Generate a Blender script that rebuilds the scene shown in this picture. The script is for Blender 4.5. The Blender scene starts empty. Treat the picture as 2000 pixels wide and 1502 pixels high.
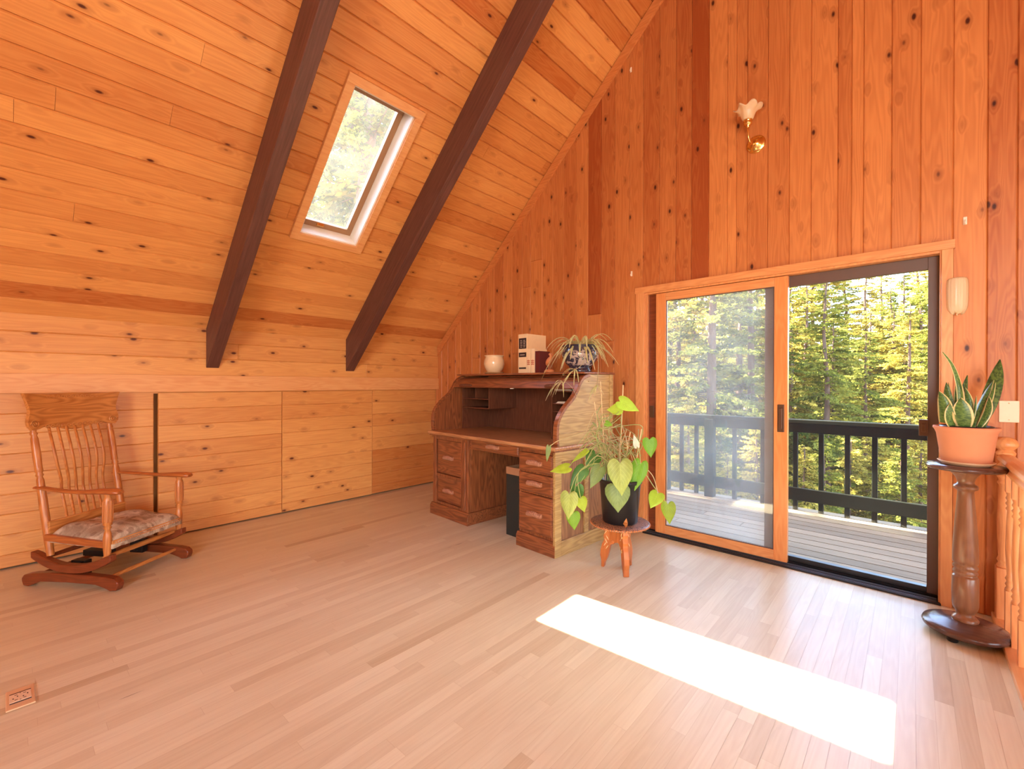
import bpy, math, random
from mathutils import Vector, Matrix
V = Vector
rnd = random.Random(11)
scn = bpy.context.scene
COL = scn.collection

# ------------------------------------------------------------------ camera
F_PX = 880.5
YAW, PITCH, ROLL = 0.725972, -0.002251, 0.002678
CAM = V((4.609, -3.641, 1.28))
_f = V((-math.sin(YAW), math.cos(YAW), 0)); _r = V((math.cos(YAW), math.sin(YAW), 0)); _u = V((0, 0, 1))
FW = math.cos(PITCH) * _f + math.sin(PITCH) * _u
_u2 = -math.sin(PITCH) * _f + math.cos(PITCH) * _u
RT = math.cos(ROLL) * _r + math.sin(ROLL) * _u2
UP = -math.sin(ROLL) * _r + math.cos(ROLL) * _u2
cd = bpy.data.cameras.new('camera'); cam = bpy.data.objects.new('camera', cd); COL.objects.link(cam)
m = Matrix((RT, UP, -FW)).transposed().to_4x4(); m.translation = CAM
cam.matrix_world = m
cd.sensor_width = 36.0; cd.lens = F_PX / 2000 * 36; cd.clip_start = 0.02; cd.clip_end = 500
scn.camera = cam

# ------------------------------------------------------------------ light and exposure
scn.view_settings.view_transform = 'Standard'; scn.view_settings.look = 'None'
scn.view_settings.gamma = 1.0; scn.view_settings.use_curve_mapping = False
scn.view_settings.exposure = 1.33
w = bpy.data.worlds.new('sky'); scn.world = w; w.use_nodes = True
wn = w.node_tree; bg = wn.nodes['Background']
sky = wn.nodes.new('ShaderNodeTexSky'); sky.sky_type = 'NISHITA'; sky.sun_disc = False
sky.sun_elevation = math.radians(49); sky.sun_rotation = math.radians(276); sky.air_density = 1.0; sky.dust_density = 1.5
hs = wn.nodes.new('ShaderNodeHueSaturation'); hs.inputs['Saturation'].default_value = 1.05
wn.links.new(sky.outputs[0], hs.inputs['Color']); wn.links.new(hs.outputs[0], bg.inputs[0]); bg.inputs[1].default_value = 1.15
SUN_DIR = V((2.56, 0.27, -2.94)).normalized()
sl = bpy.data.lights.new('sun', 'SUN'); sl.energy = 37.0; sl.angle = math.radians(0.6); sl.color = (1.0, 0.93, 0.80)
so = bpy.data.objects.new('sun', sl); COL.objects.link(so); so.rotation_euler = SUN_DIR.to_track_quat('-Z', 'Y').to_euler()
# added fill light from behind the camera, set in an unseen, invented opening
al = bpy.data.lights.new('back_fill', 'AREA'); al.shape = 'RECTANGLE'; al.size = 3.4; al.size_y = 2.2; al.energy = 122; al.color = (1.0, 0.97, 0.90)
ao = bpy.data.objects.new('back_fill', al); COL.objects.link(ao); ao.location = (7.3, -7.95, 2.05); ao.rotation_euler = (math.radians(90), 0, 0)

# added fill from the unseen stair side, following the pedestal's rim light
al = bpy.data.lights.new('stair_side_fill', 'AREA'); al.shape = 'RECTANGLE'; al.size = 5.0; al.size_y = 1.0; al.energy = 24; al.color = (1.0, 0.95, 0.86)
ao = bpy.data.objects.new('stair_side_fill', al); COL.objects.link(ao); ao.location = (9.37, -3.6, 1.12); ao.rotation_euler = (math.radians(90), 0, math.radians(90))

# ------------------------------------------------------------------ helpers
class MB:
    """collects faces for one mesh"""
    def __init__(s): s.v = []; s.f = []; s.uv = []; s.t = []; s.s = []; s.sm = []; s.mi = []
    def face(s, pts, uv=None, tint=0.5, seed=0.0, smooth=False, mi=0):
        b = len(s.v); s.v += [tuple(p) for p in pts]; s.f.append(tuple(range(b, b + len(pts))))
        s.uv.append(uv or [(0, 0)] * len(pts)); s.t.append(tint); s.s.append(seed); s.sm.append(smooth); s.mi.append(mi)
    def mesh(s, verts, faces, smooth=False, uv=None, tint=0.5, seed=0.0, mi=0):
        b = len(s.v); s.v += [tuple(p) for p in verts]
        for f in faces:
            s.f.append(tuple(b + i for i in f)); s.uv.append([uv[i] for i in f] if uv else [(0, 0)] * len(f))
            s.t.append(tint); s.s.append(seed); s.sm.append(smooth); s.mi.append(mi)
    def box(s, x0, x1, y0, y1, z0, z1, M=None, **k):
        vs = [V((x, y, z)) for z in (z0, z1) for y in (y0, y1) for x in (x0, x1)]
        if M: vs = [M @ v for v in vs]
        s.mesh(vs, [(0, 2, 3, 1), (4, 5, 7, 6), (0, 1, 5, 4), (2, 6, 7, 3), (0, 4, 6, 2), (1, 3, 7, 5)], **k)
    def prism(s, poly, t0, t1, fn, smooth=False, **k):
        """poly in (a,b), extruded from t0 to t1; fn(a,b,t) gives the point"""
        n = len(poly)
        vs = [fn(a, b, t0) for a, b in poly] + [fn(a, b, t1) for a, b in poly]
        s.mesh(vs, [tuple(range(n - 1, -1, -1)), tuple(range(n, 2 * n))], **k)
        s.mesh(vs, [(i, (i + 1) % n, n + (i + 1) % n, n + i) for i in range(n)], smooth=smooth, **k)
    def lathe(s, prof, n=32, M=None, sx=1.0, sy=1.0, cap=True, smooth=True, wob=None, **k):
        vs = []
        for i, (r, z) in enumerate(prof):
            for j in range(n):
                a = 2 * math.pi * j / n
                q = V((r * math.cos(a) * sx, r * math.sin(a) * sy, z))
                if wob: q = wob(q, a, i / (len(prof) - 1))
                vs.append(M @ q if M else q)
        fs = [(i * n + j, i * n + (j + 1) % n, (i + 1) * n + (j + 1) % n, (i + 1) * n + j) for i in range(len(prof) - 1) for j in range(n)]
        s.mesh(vs, fs, smooth=smooth, **k)
        if cap:
            if prof[0][0] > 1e-5: s.mesh(vs[:n], [tuple(range(n - 1, -1, -1))], **k)
            if prof[-1][0] > 1e-5: s.mesh(vs[-n:], [tuple(range(n))], **k)
    def tube(s, pts, rad, n=8, cap=True, smooth=True, flat=None, **k):
        """round bar along pts; flat=(vector, a, b) gives an oval section"""
        pts = [V(p) for p in pts]; m = len(pts)
        rs = rad if isinstance(rad, (list, tuple)) else [rad] * m
        vs = []; prev = None
        for i, p in enumerate(pts):
            d = (pts[min(i + 1, m - 1)] - pts[max(i - 1, 0)]).normalized()
            if flat is not None: x = (flat[0] - flat[0].dot(d) * d).normalized()
            elif prev is None:
                x = d.orthogonal().normalized()
            else: x = (prev - prev.dot(d) * d).normalized()
            prev = x; y = d.cross(x)
            fa, fb = (flat[1], flat[2]) if flat is not None else (1, 1)
            for j in range(n):
                a = 2 * math.pi * j / n
                vs.append(p + rs[i] * (math.cos(a) * fa * x + math.sin(a) * fb * y))
        fs = [(i * n + j, i * n + (j + 1) % n, (i + 1) * n + (j + 1) % n, (i + 1) * n + j) for i in range(m - 1) for j in range(n)]
        s.mesh(vs, fs, smooth=smooth, **k)
        if cap:
            s.mesh(vs[:n], [tuple(range(n - 1, -1, -1))], **k); s.mesh(vs[-n:], [tuple(range(n))], **k)
    def ball(s, c, r, n=12, sc=(1, 1, 1), **k):
        c = V(c); prof = [(r * math.sin(math.pi * i / 8), -r * math.cos(math.pi * i / 8)) for i in range(9)]
        prof[0] = (1e-4, -r); prof[-1] = (1e-4, r)
        s.lathe(prof, n, Matrix.Translation(c) @ Matrix.Diagonal((*sc, 1)), cap=False, **k)
    def strip(s, pts, wid, side, fold=0.0, smooth=True, **k):
        """leaf blade: pts along the midrib, half widths, side vectors; two columns folded at the midrib"""
        m = len(pts); vs = []; uv = []
        for i, p in enumerate(pts):
            p = V(p); sd = side[i] if isinstance(side, list) else side
            d = (V(pts[min(i + 1, m - 1)]) - V(pts[max(i - 1, 0)])).normalized()
            x = (sd - sd.dot(d) * d).normalized(); nn = x.cross(d)
            vs += [p - x * wid[i] + nn * fold * wid[i], p, p + x * wid[i] + nn * fold * wid[i]]
            uv += [(i / (m - 1), 0), (i / (m - 1), .5), (i / (m - 1), 1)]
        fs = []
        for i in range(m - 1):
            for j in (0, 1): fs.append((3 * i + j, 3 * i + j + 1, 3 * i + 4 + j, 3 * i + 3 + j))
        s.mesh(vs, fs, smooth=smooth, uv=uv, **k)

def build(mb, name):
    me = bpy.data.meshes.new(name); me.from_pydata(mb.v, [], mb.f)
    uv = me.uv_layers.new(name='UVMap')
    uv.data.foreach_set('uv', [c for f in mb.uv for p in f for c in p])
    for nm, arr in (('tint', mb.t), ('seed', mb.s)):
        at = me.attributes.new(nm, 'FLOAT', 'FACE'); at.data.foreach_set('value', arr)
    me.polygons.foreach_set('use_smooth', mb.sm); me.polygons.foreach_set('material_index', mb.mi)
    me.update(); return me

def obj(name, mb, mat, parent=None, bevel=0.0, seg=2, sub=0, loc=None, rotz=0.0):
    me = mb if isinstance(mb, bpy.types.Mesh) else build(mb, name)
    for mm in (mat if isinstance(mat, (list, tuple)) else [mat]):
        if mm and mm.name not in me.materials: me.materials.append(mm)
    o = bpy.data.objects.new(name, me); COL.objects.link(o)
    if parent: o.parent = parent
    if loc: o.location = loc
    if rotz: o.rotation_euler = (0, 0, rotz)
    if bevel:
        wm = o.modifiers.new('weld', 'WELD'); wm.merge_threshold = 1e-5
        b = o.modifiers.new('bevel', 'BEVEL'); b.width = bevel; b.segments = seg; b.limit_method = 'ANGLE'; b.angle_limit = math.radians(35)
    if sub:
        wm = o.modifiers.new('weld', 'WELD'); wm.merge_threshold = 1e-5
        q = o.modifiers.new('sub', 'SUBSURF'); q.levels = sub; q.render_levels = sub
    return o

def thing(name, label, cat, loc=(0, 0, 0), rotz=0.0, group=None):
    o = bpy.data.objects.new(name, None); COL.objects.link(o)
    o.location = loc; o.rotation_euler = (0, 0, rotz); o.empty_display_size = .1
    o['label'] = label; o['category'] = cat
    if group: o['group'] = group
    return o
def tag(o, label, cat, group=None):
    o['label'] = label; o['category'] = cat
    if group: o['group'] = group
    return o
def struct(o): o['kind'] = 'structure'; return o
def bez(a, b, c, n=8):
    a, b, c = V(a), V(b), V(c)
    return [(1 - t) ** 2 * a + 2 * t * (1 - t) * b + t * t * c for t in [i / n for i in range(n + 1)]]
def smooth_path(pts, n=6):
    P = [V(p) for p in pts]; out = []
    for i in range(len(P) - 1):
        p0, p1, p2, p3 = P[max(i - 1, 0)], P[i], P[i + 1], P[min(i + 2, len(P) - 1)]
        for k in range(n):
            t = k / n
            out.append(.5 * ((2 * p1) + (p2 - p0) * t + (2 * p0 - 5 * p1 + 4 * p2 - p3) * t * t + (3 * p1 - p0 - 3 * p2 + p3) * t ** 3))
    out.append(P[-1]); return out

# ------------------------------------------------------------------ materials
def srgb(r, g, b):
    f = lambda c: c / 12.92 if c <= .04045 else ((c + .055) / 1.055) ** 2.4
    return (f(r / 255), f(g / 255), f(b / 255), 1)
class NT:
    def __init__(s, name):
        s.m = bpy.data.materials.new(name); s.m.use_nodes = True; s.t = s.m.node_tree; s.t.nodes.clear()
        s.out = s.t.nodes.new('ShaderNodeOutputMaterial')
    def n(s, typ, ins=None, **at):
        nd = s.t.nodes.new('ShaderNode' + typ)
        for k, v in at.items(): setattr(nd, k, v)
        for k, v in (ins or {}).items():
            if isinstance(v, bpy.types.NodeSocket): s.t.links.new(v, nd.inputs[k])
            else: nd.inputs[k].default_value = v
        return nd
    def math(s, op, a, b=0.0, c=None, clamp=False):
        ins = {0: a, 1: b}
        if c is not None: ins[2] = c
        return s.n('Math', ins, operation=op, use_clamp=clamp).outputs[0]
    def comb(s, x, y, z): return s.n('CombineXYZ', {0: x, 1: y, 2: z}).outputs[0]
    def mix(s, f, a, b, bt='MIX'):
        nd = s.n('Mix', data_type='RGBA', blend_type=bt)
        for k, v in ((0, f), (6, a), (7, b)):
            if isinstance(v, bpy.types.NodeSocket): s.t.links.new(v, nd.inputs[k])
            else: nd.inputs[k].default_value = v
        return nd.outputs[2]
    def remap(s, x, a, b, c=0.0, d=1.0):
        return s.n('MapRange', {0: x, 1: a, 2: b, 3: c, 4: d}).outputs[0]
    def noise(s, vec, scale=1.0, det=2.0, rough=.5, dist=0.0):
        return s.n('TexNoise', {'Vector': vec, 'Scale': scale, 'Detail': det, 'Roughness': rough, 'Distortion': dist}).outputs[0]
    def done(s, sh): s.t.links.new(sh, s.out.inputs[0]); return s.m
    def bsdf(s, col, rough=.5, spec=.5, metal=0.0, bump=None, bstr=.2, bdist=.002, **extra):
        ins = {'Base Color': col, 'Roughness': rough, 'Metallic': metal, 'Specular IOR Level': spec}; ins.update(extra)
        nd = s.n('BsdfPrincipled', ins)
        if bump is not None:
            b = s.n('Bump', {'Height': bump, 'Strength': bstr, 'Distance': bdist}); s.t.links.new(b.outputs[0], nd.inputs['Normal'])
        return nd.outputs[0]

def plain(name, col, rough=.5, spec=.5, metal=0.0, var=0.0, vs=30, **extra):
    q = NT(name); c = col
    tc = q.n('TexCoord').outputs['Object']
    nz = q.noise(tc, vs, 3)
    k = max(var, .04)
    dark = tuple(x * (1 - k) for x in col[:3]) + (1,); lite = tuple(min(1, x * (1 + k)) for x in col[:3]) + (1,)
    c = q.mix(nz, dark, lite)
    return q.done(q.bsdf(c, rough, spec, metal, bump=nz, bstr=.08, **extra))

def boards_mat(name, lo, hi, knotc, rough=.4, spec=.4, kL=.42, kW=.2, ksz=.10, kpick=.25, grain=.30, ring=.22, bstr=.12, crack=0.0):
    """softwood or hardwood boards: u runs along the board, v across it, tint and seed come from each board"""
    q = NT(name)
    sp = q.n('SeparateXYZ', {0: q.n('UVMap', uv_map='UVMap').outputs[0]}); u, v = sp.outputs[0], sp.outputs[1]
    tint = q.n('Attribute', attribute_name='tint').outputs['Fac']; seed = q.n('Attribute', attribute_name='seed').outputs['Fac']
    vor = q.n('TexVoronoi', {'Vector': q.comb(q.math('DIVIDE', u, kL), q.math('DIVIDE', v, kW), q.math('MULTIPLY', seed, 9.73)), 'Scale': 1.0}, voronoi_dimensions='3D')
    d = vor.outputs['Distance']
    rr = q.n('SeparateXYZ', {0: vor.outputs['Color']}).outputs[0]
    pick = q.math('GREATER_THAN', rr, kpick)
    swirl = q.math('MULTIPLY', q.remap(d, 0, .35, 1, 0), q.math('MULTIPLY', pick, .14))
    g1 = q.noise(q.comb(q.math('MULTIPLY', u, 2.2), q.math('MULTIPLY', v, 75), q.math('MULTIPLY', seed, 31)), 1, 4, .6)
    g2 = q.noise(q.comb(q.math('MULTIPLY', u, .75), q.math('MULTIPLY', v, 8.5), q.math('MULTIPLY', seed, 13)), 1, 2, .5)
    rg = q.math('SINE', q.math('MULTIPLY', q.math('ADD', g2, swirl), 95))
    blot = q.noise(q.comb(q.math('MULTIPLY', u, 1.6), q.math('MULTIPLY', v, 6), q.math('MULTIPLY', seed, 5)), 1, 3)
    f = q.math('ADD', tint, q.math('MULTIPLY', q.math('SUBTRACT', g1, .5), grain))
    f = q.math('ADD', f, q.math('MULTIPLY', rg, ring * .35))
    f = q.math('ADD', f, q.math('MULTIPLY', q.math('SUBTRACT', blot, .5), .35))
    c = q.mix(q.remap(f, 0, 1), lo, hi)
    halo = q.math('MULTIPLY', q.remap(d, ksz * .7, ksz * 2.6, .45, 0), pick)
    core = q.math('MULTIPLY', q.remap(d, ksz * .55, ksz * 1.05, 1, 0), pick)
    c = q.mix(halo, c, tuple(x * .55 for x in knotc[:3]) + (1,) if False else q.mix(.5, lo, knotc))
    c = q.mix(core, c, knotc)
    if crack:
        ck = q.noise(q.comb(q.math('MULTIPLY', u, 2.0), q.math('MULTIPLY', v, 26), q.math('MULTIPLY', seed, 7)), 1, 3, .6)
        ck = q.math('MULTIPLY', q.remap(ck, .735, .77), q.math('GREATER_THAN', q.math('FRACT', q.math('MULTIPLY', seed, 3.77)), .72))
        c = q.mix(q.math('MULTIPLY', ck, crack), c, knotc)
    return q.done(q.bsdf(c, q.remap(g1, 0, 1, rough - .05, rough + .07), spec, bump=q.math('ADD', g1, q.math('MULTIPLY', core, -.6)), bstr=bstr, bdist=.0015))

def wood(name, lo, hi, axis='X', rough=.38, spec=.45, sc=1.0, ring=.5, bstr=.15):
    q = NT(name)
    sp = q.n('SeparateXYZ', {0: q.n('TexCoord').outputs['Object']})
    k = {'X': (2.5, 55, 55), 'Y': (55, 2.5, 55), 'Z': (55, 55, 2.5)}[axis]; k2 = {'X': (1.2, 9, 9), 'Y': (9, 1.2, 9), 'Z': (9, 9, 1.2)}[axis]
    rn = q.math('MULTIPLY', q.n('ObjectInfo').outputs['Random'], 40)
    cv = lambda kk: q.comb(*[q.math('ADD', q.math('MULTIPLY', sp.outputs[i], kk[i] * sc), rn) for i in range(3)])
    g1 = q.noise(cv(k), 1, 4, .65); g2 = q.noise(cv(k2), 1, 2)
    rg = q.math('SINE', q.math('MULTIPLY', g2, 80))
    f = q.math('ADD', q.math('ADD', .5, q.math('MULTIPLY', q.math('SUBTRACT', g1, .5), 1.1)), q.math('MULTIPLY', rg, ring * .3))
    return q.done(q.bsdf(q.mix(q.remap(f, 0, 1), lo, hi), rough, spec, bump=g1, bstr=bstr, bdist=.001))

def glass_mat(name, haze=.03, tint=(.97, .98, .97, 1), ior=1.45):
    q = NT(name)
    tr = q.n('BsdfTransparent', {0: tint}).outputs[0]; gl = q.n('BsdfGlossy', {0: (1, 1, 1, 1), 'Roughness': .0}).outputs[0]
    fr = q.n('Fresnel', {0: ior}).outputs[0]
    a = q.n('MixShader', {0: fr, 1: tr, 2: gl}).outputs[0]
    hz = q.n('MixShader', {0: .5, 1: q.n('BsdfDiffuse', {0: (.85, .87, .85, 1)}).outputs[0], 2: q.n('BsdfTranslucent', {0: (.85, .87, .85, 1)}).outputs[0]}).outputs[0]
    tc = q.n('TexCoord').outputs['Object']
    hf = q.remap(q.noise(tc, 2.3, 4, .6), .2, .8, haze * .5, haze * 1.6)
    return q.done(q.n('MixShader', {0: hf, 1: a, 2: hz}).outputs[0])

def leaf_mat(name, col, veins=.0, trans=.35, rough=.45, edge=None, blotch=None, tcol=None):
    q = NT(name)
    sp = q.n('SeparateXYZ', {0: q.n('UVMap', uv_map='UVMap').outputs[0]}); u, v = sp.outputs[0], sp.outputs[1]
    a = q.math('ABSOLUTE', q.math('SUBTRACT', v, .5))
    lt = tuple(min(1, x * 1.45 + .03) for x in col[:3]) + (1,); dk = tuple(x * .72 for x in col[:3]) + (1,)
    nz = q.noise(q.n('TexCoord').outputs['Object'], 28, 3)
    c = q.mix(q.remap(nz, .25, .75), dk, col) if not blotch else q.mix(q.remap(q.noise(q.comb(q.math('MULTIPLY', u, 26), q.math('MULTIPLY', v, 5), .3), 1, 2), .42, .58), col, blotch)
    if veins:
        ph = q.math('SINE', q.math('MULTIPLY', q.math('SUBTRACT', u, q.math('MULTIPLY', a, .9)), 44))
        vm = q.math('MAXIMUM', q.remap(ph, .86, 1.0), q.remap(a, .0, .022, 1, 0))
        c = q.mix(q.math('MULTIPLY', vm, veins), c, lt)
    if edge: c = q.mix(q.remap(a, .36, .42), c, edge)
    p = q.bsdf(c, rough, .4)
    t = q.n('BsdfTranslucent', {0: q.mix(.5, c, tcol or lt)}).outputs[0]
    return q.done(q.n('MixShader', {0: trans, 1: p, 2: t}).outputs[0])

KNOT = srgb(96, 38, 16)
M = {}
M['gable'] = boards_mat('cedar_wall_boards', srgb(160, 78, 36), srgb(232, 154, 88), srgb(70, 24, 10), .40, .35, kL=.19, kW=.105, ksz=.125, kpick=.15)
M['ceil'] = boards_mat('pine_ceiling_boards', srgb(188, 102, 48), srgb(240, 172, 100), srgb(88, 32, 14), .42, .35, kL=.24, kW=.12, ksz=.095, kpick=.15)
M['knee'] = boards_mat('pine_wall_boards', srgb(194, 114, 56), srgb(240, 178, 104), srgb(92, 36, 16), .33, .45, kL=.21, kW=.115, ksz=.115, kpick=.12)
M['floor'] = boards_mat('maple_floor_planks', srgb(196, 172, 132), srgb(236, 226, 193), srgb(120, 86, 58), .30, .30, kL=1.6, kW=.5, ksz=.03, kpick=.8, grain=.35, ring=.12, bstr=.03, crack=.7)
M['deckb'] = boards_mat('weathered_deck_boards', srgb(90, 78, 60), srgb(148, 130, 104), srgb(44, 38, 30), .8, .2, kL=.8, kW=.3, ksz=.04, kpick=.6)
M['trim'] = wood('fir_trim', srgb(206, 126, 70), srgb(232, 164, 104), 'X', .36)
M['trimz'] = wood('fir_trim_upright', srgb(206, 126, 70), srgb(232, 164, 104), 'Z', .36)
M['trimy'] = wood('pine_ledge', srgb(222, 148, 88), srgb(240, 182, 120), 'Y', .36)
M['rake'] = wood('rake_trim', srgb(190, 108, 54), srgb(222, 146, 84), 'X', .4)
M['beam'] = wood('dark_stained_beam', srgb(68, 38, 32), srgb(124, 80, 68), 'X', .5, .4, ring=.15)
M['door'] = wood('fir_door', srgb(212, 122, 62), srgb(232, 156, 92), 'Z', .34)
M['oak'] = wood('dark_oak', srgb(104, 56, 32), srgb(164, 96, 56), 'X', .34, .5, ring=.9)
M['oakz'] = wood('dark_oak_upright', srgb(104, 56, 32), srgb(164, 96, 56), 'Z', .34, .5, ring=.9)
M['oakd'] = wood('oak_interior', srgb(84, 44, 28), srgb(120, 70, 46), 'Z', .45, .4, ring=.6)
M['oakside_lit'] = wood('oak_side_lit', srgb(150, 112, 64), srgb(204, 168, 108), 'Y', .36, .5, ring=.7)  # paler oak: door light on the right end put into the colour
M['oaktop'] = wood('oak_writing_surface', srgb(150, 96, 58), srgb(206, 148, 98), 'X', .3, .5, ring=.7)
M['carve'] = wood('carved_pull', srgb(150, 96, 70), srgb(188, 132, 100), 'X', .4)
M['rock'] = wood('chair_oak', srgb(168, 92, 40), srgb(214, 136, 70), 'Z', .3, .5, ring=.7)
M['rockx'] = wood('chair_oak_long', srgb(150, 76, 34), srgb(196, 114, 56), 'X', .3, .5, ring=.7)
M['rocky'] = wood('chair_oak_cross', srgb(176, 104, 48), srgb(218, 146, 78), 'Y', .3, .5, ring=1.0)
M['rockd'] = wood('chair_dark_oak', srgb(104, 44, 22), srgb(142, 70, 36), 'X', .3, .5)
M['oakp'] = wood('oak_panel', srgb(118, 76, 48), srgb(172, 124, 84), 'Z', .36, .5, ring=.8)
M['stool'] = wood('carved_rosewood', srgb(158, 82, 38), srgb(206, 120, 60), 'Z', .4)
M['walnut'] = wood('pedestal_walnut', srgb(120, 78, 52), srgb(158, 108, 74), 'Z', .28, .55)
M['walnutd'] = wood('pedestal_dark_disc', srgb(80, 54, 46), srgb(112, 78, 64), 'X', .22, .6)
M['balus'] = wood('stair_pine', srgb(206, 122, 66), srgb(236, 164, 102), 'Z', .38)
M['stake'] = wood('plant_stake', srgb(210, 170, 120), srgb(236, 204, 158), 'Z', .7)
M['white'] = plain('white_painted_lining', srgb(240, 232, 222), .5)
M['brown'] = plain('brown_metal', srgb(98, 74, 64), .45, .5)
M['sash'] = plain('tan_sash', srgb(158, 118, 84), .45, .5)
M['black'] = plain('black_track', srgb(22, 22, 26), .3, .6)
M['blackmetal'] = plain('track_metal', srgb(150, 160, 175), .3, .6, 1.0)
M['bronze'] = plain('bronze_pull', srgb(92, 60, 38), .4, .5, .3)
M['brass'] = plain('brass', srgb(240, 204, 128), .18, .6, 1.0)
M['rail'] = plain('dark_green_paint', srgb(20, 22, 14), .8, .08)
M['cream'] = plain('cream_glaze', srgb(236, 204, 160), .15, .6)
M['saucer'] = plain('tan_saucer', srgb(200, 150, 100), .4)
M['terra'] = plain('terracotta', srgb(208, 134, 96), .75, .2, var=.08, vs=12)
M['blackpot'] = plain('black_plastic', srgb(26, 26, 28), .28, .55)
M['soil'] = plain('soil', srgb(58, 42, 32), .9, .1, var=.4, vs=60)
M['bin'] = plain('bin_green', srgb(36, 44, 42), .5)
M['binrim'] = plain('bin_rim', srgb(176, 128, 92), .5)
M['plate'] = plain('almond_plastic', srgb(236, 206, 168), .35)
M['ivory'] = plain('ivory_plastic', srgb(226, 184, 138), .4)
M['hole'] = plain('dark_slot', srgb(50, 24, 12), .8)
M['paper'] = plain('paper', srgb(224, 206, 186), .7)
M['bookc'] = plain('cream_book_cloth', srgb(238, 206, 158), .6, var=.06)
M['bookk'] = plain('black_label', srgb(40, 22, 26), .5)
M['bookg'] = plain('label_lettering', srgb(190, 170, 150), .5)
M['bookr'] = plain('maroon_book_cover', srgb(96, 26, 22), .45)
M['bookband'] = plain('red_book_band', srgb(190, 92, 60), .5)
M['bird'] = wood('carved_bird_wood', srgb(186, 106, 58), srgb(216, 142, 88), 'Z', .35)
M['steel'] = plain('spring_steel', srgb(46, 40, 38), .4, .5, .6)
M['hook'] = plain('white_hook', srgb(240, 226, 206), .4)
M['dirt'] = plain('forest_floor', srgb(104, 88, 48), .95, .1, var=.35, vs=1.2)
M['bark'] = wood('conifer_bark', srgb(74, 56, 46), srgb(122, 96, 80), 'Z', .9, .1, sc=.25, bstr=.5)
M['stem'] = plain('vine_stem', srgb(150, 160, 92), .5, var=.2)
M['stemb'] = plain('dry_vine', srgb(178, 158, 112), .6, var=.2)
M['deadleaf'] = leaf_mat('dry_leaf', srgb(204, 128, 66), .3, .2)
M['glass'] = glass_mat('clear_glass', .006, ior=1.22)
M['glassd'] = glass_mat('reflection_haze_glass', .10)  # milky haze mixed in, standing for room reflections in the pane
M['glasss'] = glass_mat('weathered_skylight_glass', .02)
def frosted():
    q = NT('ribbed_glass')
    g = q.bsdf(srgb(255, 240, 208), .22, .6)
    t = q.n('BsdfTranslucent', {0: srgb(255, 240, 208)}).outputs[0]
    return q.done(q.n('MixShader', {0: .55, 1: g, 2: t}).outputs[0])
M['frost'] = frosted()
def upholstery():
    q = NT('floral_tapestry'); tc = q.n('TexCoord').outputs['Object']
    n1 = q.noise(tc, 9, 4, .6, 1.2); n2 = q.noise(tc, 140, 2)
    vo = q.n('TexVoronoi', {'Vector': tc, 'Scale': 16.0}, feature='F1')
    c = q.mix(q.remap(n1, .38, .62), srgb(164, 138, 114), srgb(222, 198, 170))
    c = q.mix(q.remap(vo.outputs[0], .25, .32, .55, 0), c, srgb(128, 92, 74))
    c = q.mix(q.math('MULTIPLY', q.remap(n2, .3, .7), .25), c, srgb(110, 92, 80))
    return q.done(q.bsdf(c, .95, .1, bump=n2, bstr=.4, bdist=.003))
M['fabric'] = upholstery()
def bluewhite():
    q = NT('blue_and_white_glaze'); tc = q.n('TexCoord').outputs['Object']
    z = q.n('SeparateXYZ', {0: tc}).outputs[2]
    n1 = q.noise(tc, 17, 5, .7, 1.5)
    band = q.math('MAXIMUM', q.remap(z, .172, .178), q.remap(z, .05, .056, 1, 0))
    blue = q.mix(q.noise(tc, 60, 2), srgb(20, 19, 32), srgb(62, 57, 78))
    c = q.mix(q.remap(n1, .47, .53), blue, srgb(178, 156, 146))
    c = q.mix(q.math('MULTIPLY', band, q.remap(q.noise(tc, 70, 2), .62, .66, 1, 0)), c, blue)
    return q.done(q.bsdf(c, .12, .6))
M['bluewhite'] = bluewhite()
def carvedtop():
    q = NT('carved_table_top'); tc = q.n('TexCoord').outputs['Object']
    vo = q.n('TexVoronoi', {'Vector': tc, 'Scale': 75.0}, feature='DISTANCE_TO_EDGE').outputs[0]
    mk = q.remap(vo, .05, .16)
    c = q.mix(mk, srgb(70, 40, 26), srgb(178, 116, 80))
    return q.done(q.bsdf(c, .32, .55, bump=mk, bstr=.6, bdist=.002))
M['carvetop'] = carvedtop()
def conifer(name, a, b):
    q = NT(name)
    tint = q.n('Attribute', attribute_name='tint').outputs['Fac']
    c = q.mix(tint, a, b)
    d = q.n('BsdfDiffuse', {0: c}).outputs[0]; t = q.n('BsdfTranslucent', {0: c}).outputs[0]
    return q.done(q.n('MixShader', {0: .45, 1: d, 2: t}).outputs[0])
M['fir1'] = conifer('green_needles', (.075, .088, .012, 1), (.36, .33, .060, 1))
M['fir2'] = conifer('golden_needles', (.15, .125, .018, 1), (.56, .43, .085, 1))
M['fir3'] = conifer('dark_needles', (.048, .062, .010, 1), (.22, .22, .044, 1))
LEAF = [leaf_mat('leaf_pale_olive', srgb(170, 184, 96), .5, .3), leaf_mat('leaf_grey_olive', srgb(128, 148, 84), .4, .25),
        leaf_mat('leaf_bright_green', srgb(128, 176, 44), .35, .45), leaf_mat('leaf_lime', srgb(186, 214, 66), .3, .5),
        leaf_mat('leaf_olive', srgb(142, 160, 36), .35, .4), leaf_mat('leaf_dark_green', srgb(76, 124, 50), .3, .25), leaf_mat('leaf_silvery', srgb(214, 220, 196), .2, .3)]
M['spider'] = leaf_mat('spider_leaf', srgb(226, 220, 146), 0, .4, .5, edge=srgb(252, 244, 210))
M['snake'] = leaf_mat('snake_leaf', srgb(112, 138, 66), 0, .15, .35, edge=srgb(238, 216, 150), blotch=srgb(72, 100, 52))
M['snakeb'] = leaf_mat('snake_leaf_plain', srgb(106, 128, 58), 0, .12, .35, blotch=srgb(62, 84, 42))

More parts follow.
